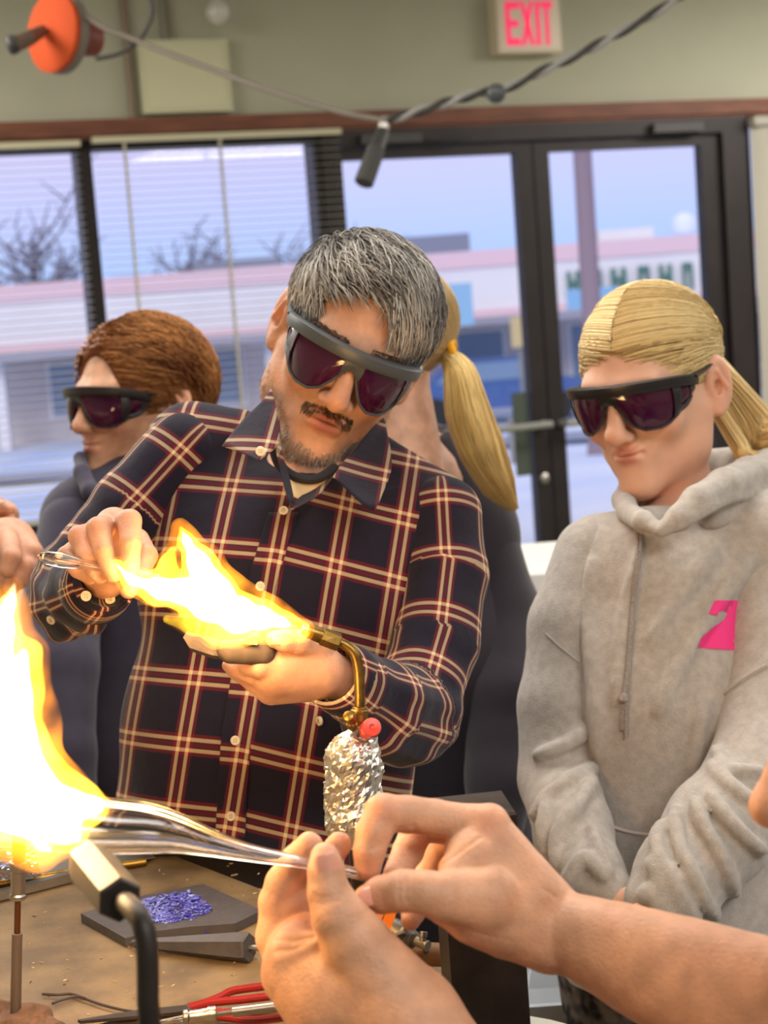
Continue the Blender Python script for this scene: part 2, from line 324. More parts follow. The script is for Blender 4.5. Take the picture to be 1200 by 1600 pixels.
for r_ in [(-5, 5, 2.2, 3.0), (-5, -1.18, 0.0, 0.62), (-1.18, -0.17, 0.0, 0.62), (-5, -2.62, 0.62, 2.2), (2.75, 5, 0.0, 2.2), (1.93, 2.75, 0, 0.62)]: wbox(wb, r_[0], r_[1], -0.14, 0, r_[2], r_[3])
obj('wall_back', wb, M_wall, kind='structure', smooth=False)
for nm, a in (('wall_left', (-5.1, -5, -0.2, 11)), ('wall_right', (5, 5.1, -0.2, 11)), ('wall_front', (-5.1, 5.1, 11, 11.1))):
    w_ = MB(); wbox(w_, *a, 0, 3.0); obj(nm, w_, M_wall, kind='structure', smooth=False)
tr = MB(); wbox(tr, -5, 5, 0, 0.045, 2.203, 2.268); wbox(tr, -5, 5, 0, 0.03, 2.19, 2.203); obj('trim_1', tr, M_wood, kind='structure', smooth=False)
def wpart(name, boxes, m, parent, label=None, kind=None):
    b_ = MB()
    for q in boxes: wbox(b_, *q)
    return obj(name, b_, m, parent, smooth=False, label=label, kind=kind)
# windows: dark metal frame, glass, and the mullions between
for i, (a, b) in enumerate([(-2.62, -1.18), (-1.18, -0.17)]):
    w_ = wpart('window_%d' % (i + 1), [(a, a + 0.03, -0.12, 0.01, 0.62, 2.19), (b - 0.03, b, -0.12, 0.01, 0.62, 2.19), (a, b, -0.12, 0.01, 2.15, 2.19), (a, b, -0.12, 0.03, 0.62, 0.66)], M_bronze, None, kind='structure')
    wpart('pane', [(a + 0.03, b - 0.03, -0.07, -0.064, 0.66, 2.15)], M_pane, w_)
w_ = wpart('window_3', [(1.93, 1.96, -0.12, 0.01, 0.62, 2.19), (2.72, 2.75, -0.12, 0.01, 0.62, 2.19), (1.93, 2.75, -0.12, 0.01, 2.15, 2.19), (1.93, 2.75, -0.12, 0.03, 0.62, 0.66)], M_bronze, None, kind='structure')
wpart('pane', [(1.96, 2.72, -0.07, -0.064, 0.66, 2.15)], M_pane, w_)
df = wpart('door_1', [(-0.17, -0.10, -0.12, 0.03, 0.0, 2.19), (1.80, 1.93, -0.12, 0.03, 0.0, 2.19), (-0.10, 1.80, -0.12, 0.03, 2.12, 2.19)], M_bronze, None, kind='structure')
for a, b, nm in ((-0.098, 0.83, 'door_leaf'), (0.838, 1.798, 'door_leaf')):
    l_ = (-0.072 if a < 0 else 0.914); r_ = (0.752 if a < 0 else 1.70)
    lf = wpart(nm, [(a, l_, -0.06, 0.0, 0.02, 2.115), (r_, b, -0.06, 0.0, 0.02, 2.115), (l_, r_, -0.06, 0.0, 2.066, 2.115), (l_, r_, -0.06, 0.0, 0.02, 0.16)], M_bronze, df)
    wpart('pane', [(l_, r_, -0.034, -0.028, 0.16, 2.066)], M_pane, lf)
    bar = MB(); bar.tube([WP(l_ - 0.03, 0.07, 0.845), WP(r_ + 0.06, 0.07, 0.85)], 0.017, 10); bar.tube([WP(l_ - 0.02, 0, 0.845), WP(l_ - 0.02, 0.07, 0.845)], 0.016); bar.tube([WP(r_ + 0.05, 0, 0.85), WP(r_ + 0.05, 0.07, 0.85)], 0.016)
    obj('push_bar', bar, M_grey, lf)
lk = MB(); lk.lathe(WP(0.79, -0.001, 0.60), WP(0.79, 0.02, 0.60), [(0, 0.022), (0.012, 0.022), (0.018, 0.012)]); obj('lock_cylinder', lk, M_steel, df)
cl = MB(); wbox(cl, 0.0, 0.28, 0.03, 0.07, 2.125, 2.165); wbox(cl, 1.42, 1.68, 0.03, 0.07, 2.125, 2.165); cl.tube([WP(0.26, 0.05, 2.14), WP(0.5, 0.09, 2.13)], 0.008, 8); obj('door_closer', cl, mat('closer_grey', srgb(70, 68, 68), 0.5, metal=0.4), df, smooth=False)
nt = MB(); wbox(nt, 0.665, 0.745, -0.027, -0.02, 0.62, 1.0); obj('notice', nt, mat('notice_green', srgb(66, 76, 66), 0.7), df, smooth=False)
# venetian blinds, every slat its own piece
M_slat = mat('slat_vinyl', srgb(206, 202, 190), 0.5, noise=0.03, nscale=5)
_n, _l, _b = M_slat.node_tree.nodes, M_slat.node_tree.links, M_slat.node_tree.nodes['Principled BSDF']
_t = _n.new('ShaderNodeBsdfTranslucent'); _t.inputs[0].default_value = srgb(214, 210, 200); _m = _n.new('ShaderNodeMixShader'); _m.inputs[0].default_value = 0.45
_l.new(_b.outputs[0], _m.inputs[1]); _l.new(_t.outputs[0], _m.inputs[2]); _l.new(_m.outputs[0], _n['Material Output'].inputs[0])
M_tape = mat('ladder_cord', srgb(200, 194, 176), 0.8)
def blind(s0, s1, z1, z0, label):
    t = thing('venetian_blind', WP((s0 + s1) / 2, 0.06, z0), label, 'blind', 'venetian blinds on the window wall')
    hr = MB(); wbox(hr, s0, s1, 0.04, 0.08, z1 - 0.012, z1 + 0.012); obj('head_rail', hr, mat('head_rail_cream', srgb(196, 192, 162), 0.6), t, smooth=False)
    a = math.radians(-5); G = np.array([[WP(s, 0.06 + u * math.cos(a), z1 + u * math.sin(a) + 0.0022 * (1 - (u / 0.0125) ** 2)) for u in (-0.0125, -0.004, 0.004, 0.0125)] for s in (s0 + 0.005, s1 - 0.005)])
    sl = MB(); sl.sheet(G, (0, 0, -0.0006)); first = None; n = int((z1 - z0 - 0.05) / 0.031)
    for k in range(n):
        if first is None: first = obj('slat', sl, M_slat, t); base = Vector(first.location); first.location.z -= 0.04
        else: c = first.copy(); COL.objects.link(c); c.location = base + Vector((0, 0, -0.04 - 0.031 * k)); attach(c, t)
    br = MB(); wbox(br, s0, s1, 0.045, 0.075, z0, z0 + 0.016); obj('bottom_rail', br, M_slat, t, smooth=False)
    for s in (s0 + 0.13, s1 - 0.13, (s0 + s1) / 2):
        if s1 - s0 > 0.9 and s > (s0 + s1) / 2 + 0.1: continue
        c_ = MB(); c_.tube([WP(s, 0.075, z1), WP(s, 0.075, z0 + 0.01)], 0.004, 5); c_.tube([WP(s, 0.045, z1), WP(s, 0.045, z0 + 0.01)], 0.003, 5); obj('ladder_cord', c_, M_tape, t)
blind(-2.6, -1.203, 2.172, 0.66, 'white venetian blind cut off at the picture edge, left of the dark mullion')
blind(-1.152, -0.092, 2.182, 0.68, 'wide white venetian blind between the dark mullion and the glass doors')
t = thing('vertical_blind', WP(2.35, 0.06, 0.6), 'pale beige vertical vane blind beside the black door jamb', 'blind')
hr = MB(); wbox(hr, 1.94, 2.8, 0.03, 0.09, 2.14, 2.18); obj('head_rail', hr, M_slat, t, smooth=False)
M_vane = mat('vane_beige', srgb(168, 164, 150), 0.8)
for k in range(10):
    b_ = MB(); s = 1.985 + k * 0.083; G = np.array([[WP(s + u, 0.06 + u * 0.25 + 0.004 * (1 - (u / 0.045) ** 2), z) for u in (-0.045, -0.02, 0.02, 0.045)] for z in (0.62, 2.14)]); b_.sheet(G, WN * 0.0012); obj('vane', b_, M_vane, t)
# exit sign
t = thing('exit_sign', WP(0.815, 0, 2.49), 'white box EXIT sign with red letters above the glass doors', 'sign')
b_ = MB(); wbox(b_, 0.66, 0.97, 0.0, 0.085, 2.49, 2.735); obj('sign_box', b_, mat('sign_cream', srgb(214, 204, 182), 0.5), t, smooth=False)
b_ = MB(); wbox(b_, 0.672, 0.958, 0.085, 0.088, 2.502, 2.723); obj('sign_face', b_, mat('sign_white', srgb(226, 212, 190), 0.4), t, smooth=False)
M_exit = mat('exit_red', srgb(248, 48, 104), 0.5, emit=0.55)
def stroke_letter(name, quads, parent, m, fn):
    b_ = MB()
    for q in quads: b_.prism([fn(*c, 0) for c in q], fn(0, 0, 1) - fn(0, 0, 0))
    return obj(name, b_, m, parent, smooth=False)
def ef(x0, w, h, z0):
    return lambda u, v, o: WP(x0 + u * w, 0.088 + o * 0.002, z0 + v * h)
def R_(a, b, c, d): return [(a, b), (c, b), (c, d), (a, d)]
for x0, w, qs in [(0.70, 0.068, [R_(0, 0, .34, 1), R_(.34, 0, 1, .17), R_(.34, .42, .9, .58), R_(.34, .83, 1, 1)]),
                  (0.772, 0.066, [[(0, 0), (.32, 0), (1, 1), (.68, 1)], [(.68, 0), (1, 0), (.32, 1), (0, 1)]]),
                  (0.845, 0.022, [R_(0, 0, 1, 1)]), (0.873, 0.056, [R_(0, .84, 1, 1), R_(.33, 0, .67, .84)])]:
    stroke_letter('letter', qs, t, M_exit, ef(x0, w, 0.188, 2.52))
# cream wall panel, conduits, glass globe
M_cream = mat('panel_cream', srgb(204, 204, 172), 0.7)
b_ = MB(); wbox(b_, -0.925, -0.55, 0, 0.05, 2.284, 2.575); pn = obj('wall_panel', b_, M_cream, None, 'cream electrical panel box mounted above the wooden trim', 'panel', smooth=False)
b_ = MB(); wbox(b_, -0.905, -0.57, 0.05, 0.056, 2.30, 2.56); obj('door', b_, M_cream, pn, smooth=False)
b_ = MB(); b_.tube([WP(-0.965, 0.02, 2.268), WP(-0.965, 0.02, 3.0)], 0.016, 10); obj('conduit', b_, mat('conduit_brown', srgb(128, 110, 92), 0.5), None, 'brown vertical conduit pipe on the wall beside the cream panel', 'pipe')
b_ = MB(); b_.tube([WP(-0.80, 0.02, 2.575), WP(-0.80, 0.02, 3.0)], 0.02, 10); obj('conduit', b_, mat('conduit_grey', srgb(120, 118, 104), 0.5), None, 'grey conduit rising from the top of the cream panel', 'pipe')
t = thing('globe_lamp', WP(-0.60, 0.10, 2.66), 'clear glass globe fitting hanging above the cream panel', 'lamp')
b_ = MB(); b_.lathe(WP(-0.60, 0.12, 2.62), WP(-0.60, 0.12, 2.8), [(0.0, 0.012)] + [(0.05 - 0.05 * math.cos(a), 0.05 * math.sin(a)) for a in np.linspace(0.3, 2.7, 10)] + [(0.105, 0.02)], 20); obj('globe', b_, mat('frosted_globe', srgb(208, 208, 200), 0.15, coat=0.5), t)
b_ = MB(); b_.tube([WP(-0.60, 0.12, 2.72), WP(-0.60, 0.12, 2.8), WP(-0.60, 0.0, 2.86)], 0.018, 10); obj('stem', b_, M_grey, t)
# ================================================================== beyond the glass
M_snow = mat('blue_snow', srgb(222, 230, 244), 0.9, noise=0.12, nscale=0.35, col2=srgb(168, 192, 234))
def fp(x, y, z): return np.array([x, y, z], float)
g = MB(); g.add([fp(-60, 7.9, -0.12), fp(60, 7.9, -0.12), fp(60, 20, -0.45), fp(-60, 20, -0.45), fp(-60, 34, -1.25), fp(60, 34, -1.25), fp(-60, 160, -1.25), fp(60, 160, -1.25)], [(0, 1, 2, 3), (3, 2, 5, 4), (4, 5, 7, 6)])
obj('ground', g, M_snow, kind='structure', smooth=False)
b_ = MB(); b_.add([fp(-60, 22, -0.5), fp(60, 22, -0.5), fp(60, 27, -0.8), fp(-60, 27, -0.8)], [(0, 1, 2, 3)]); b_.prism([fp(-60, 22, -0.55), fp(60, 22, -0.55), fp(60, 27, -0.84), fp(-60, 27, -0.84)], (0, 0, 0.02)); obj('road', b_, mat('wet_road', srgb(120, 132, 160), 0.6, noise=0.15, nscale=0.5), kind='structure', smooth=False)
M_fac = mat('facade_white', srgb(226, 226, 230), 0.8, noise=0.04, nscale=0.4)
M_pink = mat('facade_pink', srgb(226, 198, 206), 0.8)
M_store = mat('store_wall', srgb(196, 190, 194), 0.8, noise=0.15, nscale=0.5)
M_dkglass = mat('store_glass', srgb(116, 140, 168), 0.2)
def part(name, boxes, m, parent, label=None, kind=None):
    b2 = MB()
    for a, c in boxes: b2.box(ident, a, c)
    return obj(name, b2, m, parent, smooth=False, label=label, kind=kind)
t = thing('shop_building', (0, 41, -1.25), 'long low white strip of shops with pink bands across the snowy lot', 'building')
part('fascia', [((-26, 40, 1.02), (26, 40.4, 2.45))], M_fac, t)
part('pink_band', [((-26, 39.95, 2.2), (26, 40.0, 2.6))], M_pink, t)
part('pink_band', [((-26, 39.93, 1.02), (26, 40.0, 1.2))], M_pink, t)
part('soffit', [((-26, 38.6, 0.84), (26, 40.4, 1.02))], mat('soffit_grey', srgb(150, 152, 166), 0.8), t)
part('wall', [((-26, 41, -1.25), (26, 48, 2.3))], M_store, t)
for k, x in enumerate(np.arange(-24, 25, 3.2)):
    w_ = part('window', [((x, 40.9, -0.7), (x + 1.7, 41.0, 0.72))], M_fac, t); part('pane', [((x + 0.1, 40.86, -0.62), (x + 1.6, 40.9, 0.64))], M_dkglass, w_)
    part('column', [((x + 2.3, 39.2, -1.25), (x + 2.55, 39.45, 0.84))], M_fac, t)
part('roof_unit', [((0.9, 43, 2.3), (2.7, 45, 3.15))], mat('roof_unit_grey', srgb(128, 136, 158), 0.7), t, 'dark grey rooftop unit')
part('roof_unit', [((-4.4, 43, 2.3), (-2.2, 45, 2.9))], MATS['roof_unit_grey'], t, 'dark grey rooftop unit')
part('roof_unit', [((6.0, 43, 2.3), (7.4, 45, 2.95))], MATS['facade_white'], t, 'pale rooftop unit')
b_ = MB()
for k, (x, w_) in enumerate([(4.75, .30), (5.35, .22), (5.8, .36), (6.45, .26), (6.95, .3), (7.5, .24)]):
    for (u0, v0, u1, v1) in [(0, 0, .3, 1), (.7, 0, 1, 1), (.3, .8 if k % 2 else .45, .7, 1 if k % 2 else .65)]: b_.box(ident, (x + u0 * w_, 39.85, 1.32 + v0 * 0.62), (x + u1 * w_, 39.93, 1.32 + v1 * 0.62))
obj('sign_letters', b_, mat('sign_green', srgb(62, 118, 108), 0.6), t, smooth=False, kind='stuff')
b_ = MB(); b_.tube([fp(1.5, 18.5, -0.45), fp(1.5, 18.5, 0.1)], 0.05); obj('post', b_, M_grey, None, 'short grey marker post standing in the snow', 'post')
b_ = MB(); b_.lathe(fp(2.52, 19, -0.5), fp(2.52, 19, 4), [(0, .16), (.3, .12), (4.8, .10), (5.2, .1)], 12); obj('light_pole', b_, mat('pole_brown', srgb(140, 122, 132), 0.7), None, 'tall brown pole standing outside the right door leaf', 'pole')
def street_sign(x, y, z0, z1, w, col, label, rnd):
    t = thing('street_sign', (x, y, -0.9), label, 'sign'); pz = MB(); pz.tube([fp(x, y + .05, -0.9), fp(x, y + .05, z1)], 0.04, 8); obj('pole', pz, M_grey, t)
    b2 = MB()
    if rnd: b2.lathe(fp(x, y, (z0 + z1) / 2), fp(x, y - .06, (z0 + z1) / 2), [(0, w), (.06, w)], 20)
    else: b2.box(ident, (x - w, y - .06, z0), (x + w, y, z1))
    obj('panel', b2, mat('sign_panel_' + label[:6].strip(), col, 0.6), t, smooth=False)
street_sign(1.50, 30, 1.0, 1.75, 0.36, srgb(140, 186, 216), 'pale blue hanging shop sign near the left door leaf', False)
street_sign(2.93, 33, 0.45, 1.05, 0.17, srgb(196, 176, 128), 'small tan street sign near the centre door stile', False)
street_sign(4.4, 33, 1.1, 1.5, 0.5, srgb(128, 178, 214), 'light blue oblong sign beyond the right door leaf', False)
def car(x, y, z, col, label):
    t = thing('car', (x, y, z), label, 'car'); m = mat('car_paint_' + label.split()[0], col, 0.3, coat=0.6)
    prof = [(-2.1, .35), (-2.15, .75), (-1.5, .92), (-0.9, 1.4), (0.7, 1.42), (1.4, .95), (2.1, .8), (2.15, .35)]
    b2 = MB(); b2.prism([fp(x + u, y - .85, z + v) for u, v in prof], (0, 1.7, 0)); obj('body', b2, m, t, smooth=False)
    b2 = MB(); b2.prism([fp(x + u, y - .87, z + v) for u, v in [(-1.25, .95), (-0.82, 1.33), (0.6, 1.35), (1.15, .97)]], (0, 1.74, 0)); obj('side_glass', b2, M_dkglass, t, smooth=False)
    for u in (-1.3, 1.35):
        b2 = MB(); b2.lathe(fp(x + u, y - .9, z + .33), fp(x + u, y - .65, z + .33), [(0, .33), (.25, .33)], 16); obj('wheel', b2, mat('tyre_black', srgb(34, 34, 38), 0.9), t)
car(2.55, 36.5, -1.25, srgb(58, 92, 150), 'blue car parked outside beyond the left door leaf')
# trees and a far hill line
M_bark = mat('winter_tree', srgb(120, 120, 140), 0.9)
def tree(x, y, h, label, seed):
    r = random.Random(seed); t = thing('bare_tree', (x, y, -1.25), label, 'tree', 'bare winter trees beyond the shops'); b2 = MB(); b2.tube([fp(x, y, -1.25), fp(x + .1, y, -1.25 + h * .45), fp(x, y, -1.25 + h * .8)], [.28, .18, .08], 8); obj('trunk', b2, M_bark, t)
    b2 = MB()
    for k in range(46):
        a = r.uniform(0, 6.28); z0 = -1.25 + h * r.uniform(.3, .75); L = h * r.uniform(.2, .38); e = fp(x + L * math.cos(a), y + L * math.sin(a), z0 + L * r.uniform(.3, 1.0)); m_ = (fp(x, y, z0) + e) / 2 + fp(0, 0, -.1 * L); b2.tube([fp(x, y, z0), m_, e], [.09, .06, .02], 4)
        for q in range(3):
            c_ = m_ + (e - m_) * r.uniform(0, 1); b2.tube([c_, c_ + fp(r.uniform(-1, 1), r.uniform(-1, 1), r.uniform(0, 1.2)) * L * .4], [.05, .015], 4)
    obj('branches', b2, M_bark, t, kind='stuff')
for k, (x, y, h, lb) in enumerate([(-12.2, 62, 7.6, 'bare tree showing as a grey haze through the blind at the picture edge'), (-7.0, 66, 6.2, 'bare grey tree above the shop roof behind the wide blind'), (-2.0, 70, 6.0, 'bare tree rising over the shops next to the hanging plug'), (0.9, 84, 6.0, 'low bare tree beyond the roof behind the grey-haired man')]): tree(x, y, h, lb, k)
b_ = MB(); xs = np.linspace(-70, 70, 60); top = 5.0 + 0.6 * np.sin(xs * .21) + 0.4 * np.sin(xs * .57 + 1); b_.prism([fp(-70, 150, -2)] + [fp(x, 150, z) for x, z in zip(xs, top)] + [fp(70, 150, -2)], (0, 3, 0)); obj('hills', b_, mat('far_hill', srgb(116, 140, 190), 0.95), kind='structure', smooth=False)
b_ = MB(); b_.lathe(fp(20.6, 108, -1), fp(20.6, 108, 9), [(0, .3), (5.4, .3), (5.7, .7), (6.2, .85), (6.7, .7), (7.0, .2)], 16); obj('water_tower', b_, mat('tower_white', srgb(226, 234, 246), 0.6), None, 'small white water tower on the far skyline', 'tower')
# ================================================================== people: shared builders
M_skin = skin_mat('skin'); M_skin_young = skin_mat('skin_young', .5, .2, .94, 1.04, .15)
M_hair = hair_mat('hair_strand')
M_lens = None
def rotm(yaw, pitch, roll):                        # face turned to the picture's left, bowed, top tipped to the picture's right (degrees)
    y, p_, r = map(math.radians, (-yaw, pitch, roll))
    Rz = np.array([[math.cos(y), -math.sin(y), 0], [math.sin(y), math.cos(y), 0], [0, 0, 1]])
    Rx = np.array([[1, 0, 0], [0, math.cos(p_), -math.sin(p_)], [0, math.sin(p_), math.cos(p_)]])
    Ry = np.array([[math.cos(r), 0, math.sin(r)], [0, 1, 0], [-math.sin(r), 0, math.cos(r)]])
    return np.stack([CR, CF, CU], 1) @ Ry @ Rz @ Rx
class Head:
    """local frame in metres: x to the subject's left, -y out of the face, z up, eyes at z = 0"""
    def __init__(s, px, py, d, yaw, pitch, roll, scale=1.0, anchor=(0, -0.095, 0), sx=1.0, sz=1.0):
        s.sz = sz
        s.M = rotm(yaw, pitch, roll); s.s = scale * np.array([sx, 1, 1]); s.o = P(px, py, d) - s.M @ (s.s * np.array(anchor, float))
    def w(s, v): v = np.array(v, float); v[..., 2] = np.where(v[..., 2] > 0.02, .02 + (v[..., 2] - .02) * s.sz, v[..., 2]); return s.o + (v * s.s) @ s.M.T
    def l(s, v):
        q = ((np.asarray(v) - s.o) @ s.M) / s.s; q[..., 2] = np.where(q[..., 2] > .02, .02 + (q[..., 2] - .02) / s.sz, q[..., 2]); return q
CRAN_C, CRAN_R = np.array([0, 0.012, 0.034]), np.array([0.0722, 0.098, 0.080])
def head_prims(fem=False, nose=1.0):
    q = [ell(CRAN_C, CRAN_R, 0.01), ell((0, -0.03, -0.018), (0.060, 0.056, 0.082), 0.03)]
    j = 0.9 if fem else 1.0
    for s in (-1, 1):
        q += [cone((0.047 * s * j, -0.012, -0.07), ((0.010 if fem else 0.016) * s, -0.066, -0.098), 0.022 if fem else 0.024, 0.015 if fem else 0.019, 0.03), cone((0.052 * s, 0.0, -0.03), (0.047 * s * j, -0.01, -0.068), 0.024, 0.022, 0.02),
              ell((0.041 * s, -0.062, -0.028), (0.021, 0.018, 0.018), 0.024), cone((0.040 * s, -0.074, 0.021), (0.012 * s, -0.084, 0.018), 0.009, 0.009 if fem else 0.012, 0.018)]
    q += [ell((0, -0.074, -0.102 if fem else -0.103), (0.014, 0.015, 0.013) if fem else (0.021, 0.017, 0.015), 0.022), ell((0, -0.072 if fem else -0.073, -0.060), (0.025, 0.020, 0.026) if fem else (0.030, 0.022, 0.028), 0.02)]
    for s in (-1, 1):
        q += [ell((0.032 * s, -0.098, -0.001), (0.018, 0.018, 0.012), 0.014, sub=True), ell((0.031 * s, -0.0745, -0.001), (0.0135, 0.0125, 0.0115), 0.004)]
    q += [cone((0, -0.087, 0.012), (0, -0.107 * nose, -0.030), 0.0085, 0.0115 * nose, 0.010), ell((0, -0.1095 * nose, -0.0345), (0.0125, 0.0115, 0.0105), 0.006)]
    for s in (-1, 1): q += [ell(((0.0098 if fem else 0.0125) * s, -0.097, -0.038), (0.0075 if fem else 0.0085, 0.010, 0.0070), 0.006), ell((0.0065 * s, -0.1035, -0.0445), (0.0032, 0.005, 0.003), 0.003, sub=True)]
    m = 0.80 if fem else 1.0
    q += [ell((0, -0.0895 if fem else -0.0955, -0.0565 if fem else -.056), (0.024 * m, 0.0068, 0.0052 * m), 0.006), ell((0, -0.0880 if fem else -.093, -0.0660 if fem else -.0668), (0.020 * m, 0.0072, 0.0065 * m), 0.006), ell((0, -0.100 if fem else -.104, -0.0612), (0.025 * m, 0.013, 0.0012), 0.0025, sub=True), ell((0, -0.0985, -0.0495), (0.003, 0.004, 0.005), 0.005, sub=True)]
    for s in (-1, 1):
        q += [ell((0.0245 * s * (0.8 if fem else 1.0), -0.094 if fem else -0.098, -0.0605), (0.004, 0.009, 0.003), 0.004, sub=True)]
        a = -0.38 * s; R = np.array([[math.cos(a), -math.sin(a), 0], [math.sin(a), math.cos(a), 0], [0, 0, 1]])
        q += [ell((0.082 * s, 0.014, -0.006), (0.009, 0.020, 0.034), 0.006, R), ell((0.079 * s, 0.008, -0.034), (0.008, 0.011, 0.011), 0.006, R),
              ell((0.0920 * s, 0.0085, -0.001), (0.0070, 0.0130, 0.0225), 0.004, R, sub=True), ell((0.0830 * s, 0.006, -0.010), (0.006, 0.006, 0.009), 0.003, sub=True), cone((0.086 * s, 0.006, 0.010), (0.090 * s, 0.016, -0.012), 0.0026, 0.0026, 0.004)]
    return q
def face_colors(v, base, lip, kind):
    c = np.repeat(np.asarray(base[:3])[None], len(v), 0)
    def mix(m, col): 
        nonlocal c
        c = c * (1 - m[:, None]) + np.asarray(col[:3])[None] * m[:, None]
    g = lambda p_, r: np.exp(-(((v - np.array(p_)) / np.array(r)) ** 2).sum(1))
    mix(0.30 * g((0.045, -0.075, -0.03), (.022, .03, .02)) + 0.30 * g((-0.045, -0.075, -0.03), (.022, .03, .02)) + .35 * g((0, -.112, -.03), (.014, .02, .014)), (base[0] * 1.0, base[1] * .68, base[2] * .62))
    for s in (-1, 1): mix(0.5 * g((.087 * s, .014, -.006), (.012, .02, .03)), (base[0] * 1.0, base[1] * .66, base[2] * .6))
    mix(np.clip(1.5 * g((0, -.102, -.0555), (.017, .014, .0042)) + 1.5 * g((0, -.1, -.0670), (.015, .014, .0048)), 0, 1) * 0.85, lip)
    return c
def head_geo(H, prims, neck, h, base, lip, kind=''):
    v, f = skin(prims + neck, h); return (H.w(v), f), face_colors(v, base, lip, kind)
def cap_prims(r=(0.083, 0.106, 0.086), cut=(0.071, 0.085, 0.108), cutc=(0, -0.115, -0.032), low=-0.03, ear=True):
    q = [ell(CRAN_C + np.array([0, .006, .004]), r, 0.01), ell(cutc, cut, 0.008, sub=True), ell((0, 0.0, low - .17), (.2, .22, .17), 0.012, sub=True)]
    if ear:
        for s in (-1, 1): q.append(ell((.086 * s, .012, -.008), (.018, .024, .040), 0.006, sub=True))
    return q
def on_cap(u, r): return CRAN_C + np.array([0, .006, .004]) + u / np.linalg.norm(u, axis=-1, keepdims=True) * np.asarray(r)
def roots(n, capq, r, rng, zmin=-0.6):
    out = []
    while sum(len(o) for o in out) < n:
        u = rng.normal(size=(n * 2, 3)); u /= np.linalg.norm(u, axis=1)[:, None]; p_ = on_cap(u, np.asarray(r) * 0.985); out.append(u[(feval(capq, p_) < 0.0005) & (u[:, 2] > zmin)])
    return np.vstack(out)[:n]
def hair_obj(name, H, capgeo, capcol, lines, rad, cols, parent, label=None):
    (v1, f1), at = strands(H.w(lines), rad, cols)
    hv, hf = capgeo
    cap = obj(name, (H.w(hv), hf), M_hair, parent, label=label, attrs={'col': ('FLOAT_COLOR', np.repeat(np.asarray(capcol[:3])[None], len(hv), 0))}, sharp=None)
    st = obj('hair_strands', (v1, f1), M_hair, cap, kind='stuff', attrs=at, sharp=None); return cap
